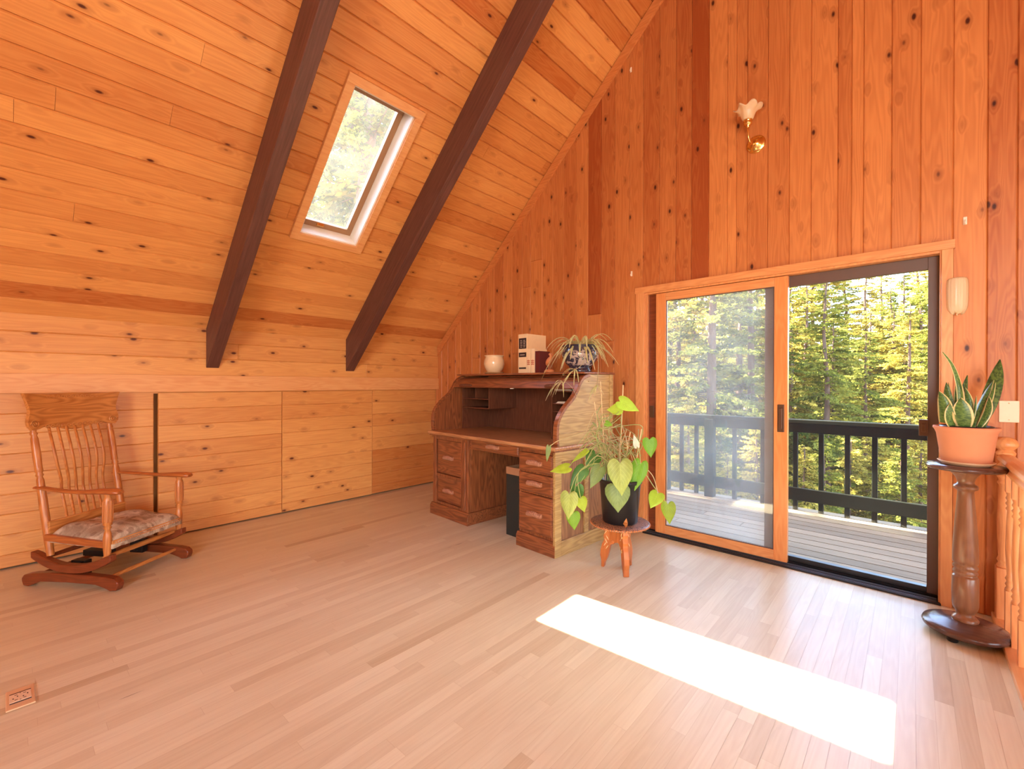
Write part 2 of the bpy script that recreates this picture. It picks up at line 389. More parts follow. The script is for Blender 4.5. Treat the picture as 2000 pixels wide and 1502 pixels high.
# ------------------------------------------------------------------ room shell
SL = 0.94; Z0 = 1.75; TH = math.atan(SL); CT, ST = math.cos(TH), math.sin(TH)
XR = 4.7; ZR = Z0 + SL * XR
YB, XE = -8.0, 9.4
GA = -math.atan(.025); GLOC = V((0, .1, 0))
GM = Matrix.Translation(GLOC) @ Matrix.Rotation(GA, 4, 'Z')
def G(s, y, z): return GM @ V((s, y, z))

def board(mb, pts, uvs, n, tint, seed, g=.0055, dp=.0065, ge=None, along=0):
    """one board face (quad in order) with a small chamfer all round; n points into the room"""
    c = sum((V(p) for p in pts), V()) / 4
    P = [V(p) for p in pts]; inner = []; iuv = []
    for i in range(4):
        a = (P[(i + 1) % 4] - P[i]).normalized(); b = (P[(i - 1) % 4] - P[i]).normalized()
        ga, gb = (g, g) if ge is None else ((ge, g) if i % 2 == along else (g, ge))
        inner.append(P[i] + a * ga + b * gb); iuv.append(uvs[i])
    low = [p - n * dp for p in P]
    mb.face(inner, iuv, tint, seed)
    for i in range(4):
        j = (i + 1) % 4
        mb.face([low[i], low[j], inner[j], inner[i]], [uvs[i], uvs[j], uvs[j], uvs[i]], tint, seed)

# --- wall_right : gable wall with upright boards
GX = [-.06, .079, .204, .355, .452, .659, .803, .925, 1.034, 1.18, 1.314, 1.465, 1.581, 1.742, 1.882, 2.017, 2.165, 2.3, 2.445, 2.585, 2.73, 2.86,
      3.01, 3.15, 3.28, 3.414, 3.551, 3.616, 3.69, 3.826, 3.961, 4.09, 4.238, 4.311, 4.372, 4.509, 4.642, 4.782, 4.918, 5.03, 5.17]
while GX[-1] < XE: GX.append(GX[-1] + rnd.choice((.1, .14, .14, .15, .19)))
TD = {0: .55, 1: .5, 2: .45, 8: .5, 11: .5, 13: .5, 15: .35, 17: .02, 18: .38, 20: .42, 21: .25, 22: .35, 23: .22, 24: .0, 25: .62, 26: .6, 27: .5, 28: .42, 29: .42, 30: .55, 38: .30, 39: .30, 40: .38}
def gtop(x): return (Z0 + SL * x if x < XR else ZR - SL * (x - XR)) + .05
mb = MB(); nrm = V((0, -1, 0))
for i in range(len(GX) - 1):
    x0, x1 = GX[i], GX[i + 1]
    zb = 2.08 if (x1 > 2.85 and x0 < 4.75) else 0.0
    cuts = [zb]
    if i == 17: cuts.append(1.93)
    elif rnd.random() < .45 and i < 21 and zb == 0: cuts.append(rnd.uniform(1.5, 2.6))
    for k, zc in enumerate(cuts):
        last = k == len(cuts) - 1
        za, zd = (gtop(x0), gtop(x1)) if last else (cuts[k + 1], cuts[k + 1])
        t = TD.get(i, rnd.uniform(.38, .66))
        if i == 17 and not last: t = .5
        elif i != 17 and k: t = min(1, max(0, t + rnd.uniform(-.15, .15)))
        sd = rnd.random() * 50
        pieces = [(x0, x1)]
        if not (x1 > 2.85 and x0 < 4.75): pass
        a, b = x0, x1
        if x0 < 2.85 < x1: pass
        board(mb, [(a, 0, zc), (b, 0, zc), (b, 0, zd), (a, 0, za)], [(zc, a), (zc, b), (zd, b), (za, a)], nrm, t, sd)
# strips of board beside the opening (hidden edges are under the casing)
for a, b in ((2.73, 2.86), (4.74, 4.782)):
    board(mb, [(a, -.0005, 0), (b, -.0005, 0), (b, -.0005, 2.09), (a, -.0005, 2.09)], [(0, a), (0, b), (2.1, b), (2.1, a)], nrm, .5, a * 7)
mb.box(-.2, 2.86, 0.0065, .16, -.05, 1.75 + 0 * SL); mb.box(4.74, XE + .2, 0.0065, .16, -.05, 1.75)
mb.box(2.86, 4.74, .0065, .16, 2.08, 2.4)
mb.prism([(-.2, 1.7), (2.86, 1.7), (2.86, 2.39), (4.74, 2.39), (4.74, 1.7), (XE + .2, 1.7), (XE + .2, 1.75), (XR, ZR + .15), (-.2, 1.75)], .0065, .16, lambda a, b, t: V((a, t, b)))
wall_right = struct(obj('wall_right', mb, M['gable'], loc=GLOC, rotz=GA))

# --- ceiling : sloping pine boards with the skylight hole
def CE(s, y, n=0.0): return V((s * CT + n * ST, y, Z0 + s * ST - n * CT))      # n is the distance into the room
CN = V((ST, 0, -CT))
HS0, HS1, HY0, HY1 = .826 / CT, 1.708 / CT, -2.03, -1.522
mb = MB(); s = 0.0; smax = XR / CT; row = 0
while s < smax:
    s1 = min(s + .135, smax)
    y = YB - rnd.uniform(0, 2)
    segs = []
    while y < .14:
        L = rnd.uniform(2.8, 6.0); segs.append((y, min(y + L, .16))); y += L
    tr = rnd.uniform(.26, .76)
    for a, b in segs:
        t = tr + rnd.uniform(-.12, .12); sd = rnd.random() * 50
        if row == 1 or row == 3: t -= .18
        parts = [(a, b, s, s1)]
        if s1 > HS0 and s < HS1:
            parts = []
            if a < HY0: parts.append((a, min(b, HY0), s, s1))
            if b > HY1: parts.append((max(a, HY1), b, s, s1))
            ma, mz = max(a, HY0), min(b, HY1)
            if mz > ma + .01:
                if s < HS0: parts.append((ma, mz, s, HS0))
                if s1 > HS1: parts.append((ma, mz, HS1, s1))
        for (ya, yb, sa, sb) in parts:
            if yb - ya < .02 or sb - sa < .012: continue
            board(mb, [CE(sa, ya), CE(sa, yb), CE(sb, yb), CE(sb, ya)], [(ya, sa), (yb, sa), (yb, sb), (ya, sb)], CN, t, sd, .0065, .012, .0008, 0)
    s = s1; row += 1
ceiling = struct(obj('ceiling', mb, M['ceil']))
# roof deck above it, with a clear hole for the skylight and an overhang past the gable
mb = MB()
def slab(sa, sb, ya, yb, na=-.0122, nb=-.2):
    q = [CE(sa, ya, na), CE(sa, yb, na), CE(sb, yb, na), CE(sb, ya, na), CE(sa, ya, nb), CE(sa, yb, nb), CE(sb, yb, nb), CE(sb, ya, nb)]
    mb.mesh(q, [(0, 1, 2, 3), (4, 7, 6, 5), (0, 4, 5, 1), (1, 5, 6, 2), (2, 6, 7, 3), (3, 7, 4, 0)])
slab(-.6, HS0, YB - .2, 1.42); slab(HS1, smax + .1, YB - .2, 1.42); slab(HS0, HS1, YB - .2, HY0); slab(HS0, HS1, HY1, 1.42)
q = [V((XR, YB - .2, ZR)), V((XR, 1.35, ZR)), V((XE + .5, 1.35, Z0 - .47)), V((XE + .5, YB - .2, Z0 - .47))]
q += [p + V((0, 0, .25)) for p in q]
mb.mesh(q, [(0, 3, 2, 1), (4, 5, 6, 7), (0, 1, 5, 4), (1, 2, 6, 5), (2, 3, 7, 6), (3, 0, 4, 7)])
struct(obj('roof', mb, M['ceil']))

# --- wall_left : low knee wall, boards above a ledge, access doors below
mb = MB()
for i, (za, zb) in enumerate(((1.335, 1.49), (1.49, 1.632), (1.632, 1.765))):
    y = -8.0
    while y < .09:
        yb = min(y + rnd.uniform(2.2, 4.5), .12)
        board(mb, [(0, y, za), (0, yb, za), (0, yb, zb), (0, y, zb)], [(y, za), (yb, za), (yb, zb), (y, zb)], V((1, 0, 0)), rnd.uniform(.5, .72), rnd.random() * 50)
        y = yb
mb.box(-.2, -.0065, YB, .2, 1.19, 1.8); mb.box(-.2, -.12, YB, .2, -.05, 1.25)
struct(obj('wall_left', mb, M['knee']))
mb = MB(); mb.box(-.02, .022, YB, .098, 1.203, 1.343)
struct(obj('trim_1', mb, M['trimy'], bevel=.003))
for k, (ya, yb, xf) in enumerate(((-8.0, -3.84, -.004), (-3.832, -2.832, -.008), (-2.806, -1.838, .006), (-1.834, -.854, .006), (-.849, .068, -.002))):
    mb = MB(); z = .012
    zs = [.012, .10] + [.10 + .1375 * i for i in range(1, 9)]
    for i in range(len(zs) - 1):
        zt = min(zs[i + 1], 1.198)
        tt = rnd.uniform(.42, .70)
        if k == 4 and i < 4: tt = .16
        board(mb, [(xf, ya, zs[i]), (xf, yb, zs[i]), (xf, yb, zt), (xf, ya, zt)], [(ya, zs[i]), (yb, zs[i]), (yb, zt), (ya, zt)], V((1, 0, 0)), tt, rnd.random() * 50, .0045, .0055)
    mb.box(-.028, xf - .0055, ya, yb, .012, 1.198)
    struct(obj('door_%d' % (k + 2), mb, M['knee']))
mb = MB(); mb.box(-.03, .006, .070, .12, 0, 1.203); struct(obj('trim_2', mb, M['trimz'], bevel=.002))

# --- floor planks running toward the gable wall
mb = MB(); PW = .057; x = -.05
while x < 5.4:
    y = -4.9 - rnd.uniform(0, .9)
    while y < .13:
        L = rnd.uniform(.35, 1.7); yb = min(y + L, .135)
        t = rnd.gauss(.62, .10); t = max(.05, min(1, t))
        if rnd.random() < .05: t = max(.05, t - .34)
        if yb - y > .02:
            mb.face([(x + .0004, y + .0004, 0), (x + PW - .0004, y + .0004, 0), (x + PW - .0004, yb - .0004, 0), (x + .0004, yb - .0004, 0)], [(y, x), (y, x + PW), (yb, x + PW), (yb, x)], t, rnd.random() * 60)
        y = yb
    x += PW
mb.box(-.2, XE + .2, YB - .2, -4.75, -.06, -.0002, tint=.55); mb.box(5.35, XE + .2, -4.76, .2, -.06, -.0002, tint=.55)
mb.box(-.2, 5.4, -4.8, .13, -.06, -.0015, tint=.1)
struct(obj('floor', mb, M['floor']))
# --- walls behind and beside the camera (openings added for the two fill lights)
mb = MB()
mb.box(-.2, 5.6, YB - .15, YB, 0, 6.3); mb.box(9.0, XE + .2, YB - .15, YB, 0, 6.3); mb.box(5.6, 9, YB - .15, YB, 0, .9); mb.box(5.6, 9, YB - .15, YB, 3.2, 6.3)
struct(obj('wall_back', mb, M['knee']))
mb = MB(); mb.box(XE, XE + .15, YB, .2, 0, .6); mb.box(XE, XE + .15, YB, .2, 1.62, 1.9); mb.box(XE, XE + .15, YB, -6.1, .6, 1.62); mb.box(XE, XE + .15, -1.1, .2, .6, 1.62); struct(obj('wall_opposite', mb, M['knee']))

# --- rake trim along the ceiling on the gable wall
mb = MB()
def rk(s, d, t): return G(s, -t, 0) + V((0, 0, 0))
pts = []
for t in (.0, .021):
    for sx, dz in ((.01, -.012), (XR, -.012), (XR, -.125), (.01, -.125)):
        pts.append(G(sx, -t, Z0 + SL * sx + dz))
mb.mesh(pts, [(0, 1, 2, 3), (4, 7, 6, 5), (0, 4, 5, 1), (1, 5, 6, 2), (2, 6, 7, 3), (3, 7, 4, 0)])
struct(obj('trim_3', mb, M['rake'], bevel=.002))

# --- door casing, jambs and threshold (gable-local coordinates)
def gobj(name, mb, mat, bevel=0.0, parent=None): return obj(name, mb, mat, parent, bevel, loc=None if parent else GLOC, rotz=0 if parent else GA)
mb = MB(); mb.box(2.808, 2.886, -.02, .0, 0, 2.064); struct(gobj('trim_4', mb, M['trimz'], .002))
mb = MB(); mb.box(2.800, 4.792, -.024, .0, 2.06, 2.112); struct(gobj('trim_5', mb, M['trim'], .002))
mb = MB(); mb.box(4.736, 4.785, -.02, .0, 0, 2.06); struct(gobj('trim_6', mb, M['trimz'], .002))
mb = MB()
mb.box(2.878, 2.895, -.006, .13, .0, 2.06); mb.box(4.728, 4.742, -.006, .13, .0, 2.06); mb.box(2.895, 4.728, -.006, .13, 2.046, 2.062)
mb.box(2.884, 2.902, .012, .13, .02, 2.05)
struct(gobj('trim_7', mb, M['trimz'], .0015))
mb = MB(); mb.box(2.88, 4.74, -.028, .16, -.02, .012); mb.box(2.895, 4.728, .05, .13, .012, .028)
th = struct(gobj('trim_8', mb, M['black'], .002))
mb = MB(); mb.box(2.9, 4.72, .012, .017, .012, .024); mb.box(2.9, 4.72, -.012, -.008, .012, .016); obj('track_ridge', mb, M['blackmetal'], th)

# --- door_1 : sliding fir panel with glass
mb = MB()
Y0, Y1 = .004, .042
mb.box(2.983, 3.068, Y0, Y1, .026, 2.042)
d1 = bpy.data.objects.new('door_1', None); COL.objects.link(d1); d1.location = GLOC; d1.rotation_euler = (0, 0, GA); struct(d1)
obj('stile', mb, M['door'], d1, .002)
mb = MB(); mb.box(3.872, 3.957, Y0, Y1, .026, 2.042); obj('stile', mb, M['door'], d1, .002)
mb = MB(); mb.box(3.068, 3.872, Y0 + .0005, Y1, 1.978, 2.042); obj('top_rail', mb, M['trim'], d1, .002)
mb = MB(); mb.box(3.068, 3.872, Y0 + .0005, Y1, .026, .096); obj('bottom_rail', mb, M['trim'], d1, .002)
mb = MB(); mb.box(3.062, 3.878, .020, .026, .09, 1.984); obj('glass_pane', mb, M['glassd'], d1)
mb = MB()
for a, b, c, d in ((3.068, 3.074, .096, 1.978), (3.866, 3.872, .096, 1.978)): mb.box(a, b, .012, .020, c, d)
mb.box(3.074, 3.866, .012, .020, .096, .102); mb.box(3.074, 3.866, .012, .020, 1.972, 1.978)
obj('glazing_bead', mb, M['brown'], d1)
mb = MB(); mb.box(3.896, 3.938, -.006, .004, .942, 1.136); mb.box(3.906, 3.928, -.022, -.006, .965, 1.11); obj('pull_handle', mb, M['bronze'], d1, .003)
mb = MB(); mb.box(2.916, 2.952, .03, .042, .99, 1.092); obj('keeper_plate', mb, M['bronze'], d1, .002)
mb = MB(); mb.box(2.902, 2.984, .042, .08, .028, 2.046); obj('side_jamb', mb, M['rockd'], d1)
# --- window_1 : fixed pane in a brown frame behind it
w1 = bpy.data.objects.new('window_1', None); COL.objects.link(w1); w1.location = GLOC; w1.rotation_euler = (0, 0, GA); struct(w1)
for a, b, c, d in ((3.80, 3.872, .03, 2.046), (4.678, 4.728, .03, 2.046)):
    mb = MB(); mb.box(a, b, .055, .098, c, d); obj('frame_stile', mb, M['brown'], w1, .002)
mb = MB(); mb.box(3.872, 4.678, .055, .098, 1.972, 2.046); obj('frame_rail', mb, M['brown'], w1, .002)
mb = MB(); mb.box(3.872, 4.678, .055, .098, .03, .064); obj('frame_rail', mb, M['black'], w1, .002)
mb = MB(); mb.box(3.868, 4.682, .074, .080, .06, 1.976); obj('glass_pane', mb, M['glass'], w1)
mb = MB(); mb.box(4.640, 4.682, .035, .056, .972, 1.07); mb.box(4.652, 4.67, .031, .036, .995, 1.045); obj('strike_plate', mb, M['bronze'], w1, .003)

# --- skylight in the ceiling
mb = MB(); cs = .058
def cbox(mb, sa, sb, ya, yb, na, nb):
    q = [CE(sa, ya, na), CE(sb, ya, na), CE(sb, yb, na), CE(sa, yb, na), CE(sa, ya, nb), CE(sb, ya, nb), CE(sb, yb, nb), CE(sa, yb, nb)]
    mb.mesh(q, [(0, 1, 2, 3), (7, 6, 5, 4), (0, 4, 5, 1), (1, 5, 6, 2), (2, 6, 7, 3), (3, 7, 4, 0)])
OS0, OS1, OY0, OY1 = HS0 - .06, HS1 + .062, HY0 - .064, HY1 + .062
w2 = bpy.data.objects.new('window_2', None); COL.objects.link(w2); struct(w2)
for a in ((OS0, HS0, OY0, OY1), (HS1, OS1, OY0, OY1), (HS0, HS1, OY0, HY0), (HS0, HS1, HY1, OY1)):
    mb = MB(); cbox(mb, *a, -.004, .027); obj('casing', mb, M['trimy'], w2, .002)
mb = MB(); tt = .012
cbox(mb, HS0, HS0 + tt, HY0, HY1, .004, -.22); cbox(mb, HS1 - tt, HS1, HY0, HY1, .004, -.22)
cbox(mb, HS0 + tt, HS1 - tt, HY0, HY0 + tt, .004, -.22); cbox(mb, HS0 + tt, HS1 - tt, HY1 - tt, HY1, .004, -.22)
obj('shaft_lining', mb, M['white'], w2)
fr = .05; a0, a1, b0, b1 = HS0 + tt, HS1 - tt, HY0 + tt, HY1 - tt
for a in ((a0, a0 + fr, b0, b1), (a1 - fr, a1, b0, b1), (a0 + fr, a1 - fr, b0, b0 + fr), (a0 + fr, a1 - fr, b1 - fr, b1)):
    mb = MB(); cbox(mb, *a, -.13, -.17); obj('sash', mb, M['sash'], w2, .002)
mb = MB(); cbox(mb, a0 + fr - .005, a1 - fr + .005, b0 + fr - .005, b1 - fr + .005, -.148, -.154); obj('glass_pane', mb, M['glasss'], w2)
mb = MB(); mb.box(-.016, .016, -.03, .03, -.01, .012); hl = obj('latch', mb, M['brass'], w2, .003); hl.location = CE(a0 + fr * .6, (b0 + b1) / 2 - .05, -.125)
# --- ceiling beams
for (ya, lab) in ((-2.472, 'dark brown ceiling beam on the left of the skylight'), (-1.176, 'dark brown ceiling beam on the right of the skylight')):
    mb = MB(); yb = ya + .098
    D = .345
    poly = [(.002, Z0 + .004), (XR, ZR), (XR, ZR - D), (.002, Z0 - D + .006)]
    BR = Matrix.Rotation(-TH, 4, 'Y'); BI = BR.inverted()
    mb.prism(poly, ya, yb, lambda a, b, t: BI @ V((a, t, b - .002)))
    bo = tag(obj('ceiling_beam', mb, M['beam'], bevel=.004), lab, 'beam', 'exposed ceiling beams'); bo['kind'] = 'thing'; bo.matrix_world = BR

# ------------------------------------------------------------------ deck and railing outside
mb = MB(); y = .16; bw = .133
while y < 1.86:
    x = -1.0
    while x < 9:
        L = rnd.uniform(2.0, 4.5); xb = min(x + L, 9.0)
        board(mb, [(x, y, -.03), (xb, y, -.03), (xb, y + bw, -.03), (x, y + bw, -.03)], [(x, y), (xb, y), (xb, y + bw), (x, y + bw)], V((0, 0, 1)), rnd.uniform(.3, .75), rnd.random() * 60, .003, .03)
        x = xb
    y += bw + .007
mb.box(-1, 9, .17, .21, -.25, -.07); mb.box(-1, 9, .95, .99, -.25, -.07); mb.box(-1, 9, 1.80, 1.84, -.25, -.07)
deck = struct(obj('floor_deck', mb, M['deckb'], rotz=GA, loc=(0, .1, 0)))
rl = thing('deck_railing', 'dark green painted railing along the outer edge of the deck', 'railing', tuple(G(0, 1.86, -.03)), GA)
def rpart(nm, x0, x1, y0, y1, z0, z1): 
    mb = MB(); mb.box(x0, x1, y0, y1, z0, z1); return obj(nm, mb, M['rail'], rl, .006)
rpart('top_rail', -1, 9, -.06, .05, .905, .945); rpart('upper_rail', -1, 9, -.035, .0, .81, .905); rpart('lower_rail', -1, 9, -.05, -.012, .105, .235)
for x in (2.26, 2.80, 5.6, 7.4, -.2, 1.1): rpart('post', x - .05, x + .05, -.10, 0.0, 0, .905)
x = 3.66
xs = [2.44, 2.62, 3.05, 3.34, 3.65, 3.875, 4.09, 4.30, 4.51, 4.735, 4.96, 5.2]
for x in xs: rpart('baluster', x - .021, x + .021, -.012, .03, -.16, .85)
# ground falling away below the deck, rising into a wooded slope
def gz(x, y):
    d = max(0, y - 2)
    return -3.3 - 1.2 * math.exp(-((d - 14) / 9) ** 2) + .16 * max(0, d - 22) + .25 * math.sin(x * .4 + y * .23)
mb = MB(); nx, ny = 50, 40
vs = [(-70 + 120 * i / nx, -14 + 100 * j / ny, gz(-70 + 120 * i / nx, -14 + 100 * j / ny)) for j in range(ny + 1) for i in range(nx + 1)]
mb.mesh(vs, [(j * (nx + 1) + i, j * (nx + 1) + i + 1, (j + 1) * (nx + 1) + i + 1, (j + 1) * (nx + 1) + i) for j in range(ny) for i in range(nx)], smooth=True)
struct(obj('ground', mb, M['dirt']))

# ------------------------------------------------------------------ conifers
def conifer_mesh(seed, h, spread, low, nb, dens):
    r = random.Random(seed); t = MB(); f = MB()
    lean = (r.uniform(-.02, .02), r.uniform(-.02, .02))
    pts = [V((lean[0] * z * math.sin(z), lean[1] * z, z)) for z in [h * i / 10 for i in range(11)]]
    t.tube(pts, [.0135 * h * (1 - i / 10.5) ** .8 + .01 for i in range(11)], 9)
    for b in range(nb):
        q = (b + r.random()) / nb
        z = h * (low + (1 - low) * q)
        L = spread * (1 - (z / h)) ** .75 * r.uniform(.6, 1.1) * (1.0 if q > .12 else .75) + .25
        a = r.random() * 6.283; up = r.uniform(-.30, .12) + .25 * q
        d = V((math.cos(a), math.sin(a), up)).normalized(); side = V((-math.sin(a), math.cos(a), 0))
        o = V((0, 0, z)); tip = o + d * L + V((0, 0, -.12 * L))
        mid = o + d * L * .5 + V((0, 0, .04 * L))
        path = bez(o, mid, tip, 5); t.tube(path[:5], [.018 * (1 - .18 * i) * (.6 + L * .25) for i in range(5)], 4, cap=False)
        n = int(dens * L)
        tb = r.gauss(.45, .2)
        for k in range(n):
            s = (k + r.random()) / n
            if s < .12: continue
            c = (1 - s) ** 2 * o + 2 * s * (1 - s) * mid + s * s * tip
            sg = 1 if k % 2 else -1
            tl = (.16 + .34 * L * .28) * (1.15 - s) * r.uniform(.6, 1.3) + .07
            dd = (d * r.uniform(.4, .9) + side * sg * r.uniform(.4, 1.0) + V((0, 0, r.uniform(-.45, .12)))).normalized()
            for e in range(4):
                st = c + dd * tl * .27 * e
                lv = (dd + V((r.uniform(-.6, .6), r.uniform(-.6, .6), r.uniform(-.5, .25)))).normalized()
                ww = lv.cross(V((r.uniform(-1, 1), r.uniform(-1, 1), r.uniform(-.2, 1)))).normalized() * r.uniform(.028, .06)
                ln = tl * r.uniform(.4, .62)
                f.face([st, st + lv * ln * .45 + ww, st + lv * ln, st + lv * ln * .45 - ww], tint=min(1, max(0, tb + r.uniform(-.35, .35))))
    return build(t, 'trunk'), build(f, 'foliage')
TV = [conifer_mesh(1, 14, 3.4, .10, 150, 22), conifer_mesh(2, 16, 3.2, .14, 150, 19), conifer_mesh(3, 10, 2.9, .04, 150, 22), conifer_mesh(4, 11, 2.5, .04, 140, 22), conifer_mesh(5, 8, 2.6, .03, 130, 22)]
def cam_at(u, d):
    p = CAM + (FW + RT * ((u - 1000) / F_PX)) * d; return p.x, p.y
def tree(var, x, y, sc, mat, label, group='conifers beyond the deck'):
    t = thing('conifer_tree', label, 'tree', (x, y, gz(x, y) - .15), rnd.random() * 6.28, group); t.scale = (sc, sc, sc)
    a = obj('trunk', TV[var][0], M['bark'], t); b = obj('foliage', TV[var][1], None, t)
    if not TV[var][1].materials: TV[var][1].materials.append(None)
    b.material_slots[0].link = 'OBJECT'; b.material_slots[0].material = M[mat]
TREES = [ # u in the view, distance, mesh, scale, needles, label
 (1384, 17, 1, 1.0, 'fir1', 'tall conifer with thick bare trunk seen left of centre through the left glass pane'),
 (1440, 21, 1, .95, 'fir1', 'slim conifer trunk in the middle of the left glass pane'),
 (1472, 18, 0, 1.0, 'fir3', 'conifer with paired dark trunk near the right edge of the left glass pane'),
 (1325, 20, 0, .9, 'fir2', 'conifer at the far left of the left glass pane'),
 (1618, 17, 0, .74, 'fir1', 'tall green conifer whose trunk rises left of centre in the right glass pane'),
 (1545, 24, 0, .82, 'fir2', 'golden conifer partly hidden by the middle door stile'),
 (1690, 18, 2, .80, 'fir1', 'bushy conifer in the middle of the right glass pane'),
 (1770, 20, 3, .80, 'fir2', 'pointed golden conifer near the right edge of the right glass pane'),
 (1735, 27, 0, .66, 'fir3', 'darker conifer with a pointed top against the sky'),
 (1660, 14, 4, .55, 'fir2', 'low young conifer just below the deck rail in the right pane'),
 (1760, 13, 4, .52, 'fir1', 'low green conifer behind the railing at the right pane edge'),
 (1570, 13, 4, .50, 'fir2', 'small conifer behind the railing beside the middle stile'),
 (1420, 13, 4, .42, 'fir2', 'small sunlit conifer behind the railing in the left pane'),
 (1840, 22, 2, 1.0, 'fir1', 'conifer crown entering the right glass pane from behind the right door frame'),
 (1260, 19, 0, .95, 'fir3', 'dark conifer crown entering the left glass pane from its left edge'),
]
for u, d, vr, sc, mt, lb in TREES:
    x, y = cam_at(u, d); tree(vr, x, y, sc, mt, lb)
k = 0
FAR = [(1290, 36, 0, 1.15), (1335, 33, 1, 1.0), (1375, 38, 0, 1.25), (1410, 32, 3, 1.5), (1440, 37, 0, 1.2), (1475, 33, 1, .95), (1510, 38, 0, 1.15), (1545, 33, 0, 1.0), (1585, 38, 0, 1.1), (1615, 32, 3, 1.25), (1650, 37, 0, .98), (1690, 34, 3, 1.1), (1725, 38, 0, .86), (1760, 34, 3, 1.0), (1795, 39, 0, .98), (1830, 34, 2, 1.25),
 (1310, 26, 2, 1.25), (1360, 27, 3, 1.2), (1415, 25, 2, 1.1), (1460, 27, 3, 1.15), (1510, 25, 2, 1.05), (1570, 27, 3, 1.0), (1630, 24, 4, 1.05), (1700, 25, 4, 1.0), (1745, 24, 4, 1.0), (1800, 26, 4, 1.15), (1345, 14, 4, .62), (1480, 14, 4, .58), (1610, 13, 4, .52), (1710, 14, 4, .60), (1800, 14, 4, .62)]
for u, d, vr, sc in FAR:
    x, y = cam_at(u, d); tree(vr, x, y, sc, ('fir2', 'fir1', 'fir2')[k % 3], 'conifer in the packed stand of forest behind the deck', 'packed conifers'); k += 1
# the two trees past the eaves that show through the skylight
for x, y, vr, sc in ((-5.5, 2.4, 1, 1.2), (-8.5, 3.8, 1, 1.5), (-11, 5.5, 0, 1.7), (-12, 1.6, 1, 1.6), (-12, 9, 1, 1.7), (-7.5, 6.6, 0, 1.5)): tree(vr, x, y, sc, 'fir1', 'conifer crown seen from below through the skylight', 'conifers over the skylight')

# ------------------------------------------------------------------ roll-top desk (local: x along the front, y toward the wall)
DR = math.radians(-4.608); DLOC = V((1.049, -.846, 0)); DM = Matrix.Translation(DLOC) @ Matrix.Rotation(DR, 4, 'Z')
desk = thing('rolltop_desk', 'dark oak roll-top desk with its roll open against the plank wall', 'desk', DLOC, DR)
def dbox(nm, mat, *bx, bevel=.003, parent=None):
    mb = MB()
    for b in bx: mb.box(*b)
    return obj(nm, mb, mat, parent or desk, bevel)
DW = 1.618
# pedestals
for nm, x0, x1 in (('left', .0, .592), ('right', 1.215, DW)):
    right = nm == 'right'
    mb = MB(); mb.box(x0, x1, 0, .75, 0, .085); mb.prism([(0, .085), (.014, .11), (.75, .11), (.75, .085)], x0 + (0 if right else 0), x1, lambda a, b, t: V((t, a, b)))
    obj('plinth', mb, M['oak'], desk, .004)
    a, b = x0 + .02, x1 - .018
    mb = MB()
    mb.box(a, a + .02, .05, .73, .11, .775); mb.box(b - .02, b, .05, .73, .11, .775); mb.box(a + .02, b - .02, .71, .73, .11, .775)
    mb.box(a + .02, b - .02, .05, .71, .11, .125)
    obj('pedestal_carcass', mb, M['oakz'], desk, .002)
# left front: stiles, rails and two drawer panels
dbox('face_frame', M['oakz'], (.02, .07, .022, .05, .11, .775), (.468, .572, .022, .05, .11, .775), (.07, .468, .026, .05, .735, .775), (.07, .468, .026, .05, .375, .405), (.07, .468, .026, .05, .11, .135))
dbox('corner_moulding', M['oakz'], (.515, .545, .008, .022, .13, .745), bevel=.006)
def pull(parent, xc, zc, y, w=.155, h=.042):
    mb = MB(); n = 9
    for i in range(n):
        q = (i - (n - 1) / 2) / ((n - 1) / 2)
        mb.ball((xc + q * w * .44, y - .012, zc + .004 * math.cos(q * 3)), h * .5 * (1 - .32 * abs(q) ** 2.5), 10, (.75, .85, 1))
    mb.box(xc - w * .5, xc + w * .5, y - .008, y + .004, zc - h * .36, zc + h * .36)
    obj('drawer_pull', mb, M['carve'], parent)
def drawer(x0, x1, z0, z1, yf, rail=.022, label=None):
    mb = MB()
    mb.box(x0, x1, yf + .008, .045, z0, z1)
    g = rail
    # raised field with sloping borders
    A = [(x0, z0), (x1, z0), (x1, z1), (x0, z1)]; B = [(x0 + g, z0 + g), (x1 - g, z0 + g), (x1 - g, z1 - g), (x0 + g, z1 - g)]
    for i in range(4):
        j = (i + 1) % 4
        mb.face([V((A[i][0], yf + .008, A[i][1])), V((A[j][0], yf + .008, A[j][1])), V((B[j][0], yf, B[j][1])), V((B[i][0], yf, B[i][1]))])
    mb.face([V((p[0], yf, p[1])) for p in B])
    o = obj('drawer', mb, M['oak'], desk, .0015)
    pull(o, (x0 + x1) / 2, (z0 + z1) / 2 + .0, yf)
    return o
drawer(.074, .464, .409, .731, .03); drawer(.074, .464, .139, .371, .03)
# right front
dbox('face_frame', M['oakz'], (1.213 + .018, 1.245, .022, .05, .11, .775), (1.574, 1.602, .022, .05, .11, .775), (1.245, 1.574, .026, .05, .745, .775), (1.245, 1.574, .026, .05, .588, .600), (1.245, 1.574, .026, .05, .428, .440), (1.245, 1.574, .026, .05, .11, .13))
drawer(1.228, 1.584, .602, .742, .012, .016); drawer(1.228, 1.584, .443, .585, .012, .016); drawer(1.228, 1.584, .132, .425, .012, .016)
drawer(.60, 1.205, .70, .778, .03, .012)
dbox('kneehole_rail', M['oak'], (.572, 1.233, .045, .07, .688, .785))
dbox('modesty_panel', M['oakz'], (.574, 1.235, .70, .715, .06, .785), (.574, .64, .685, .70, .06, .785), (1.17, 1.235, .685, .70, .06, .785))
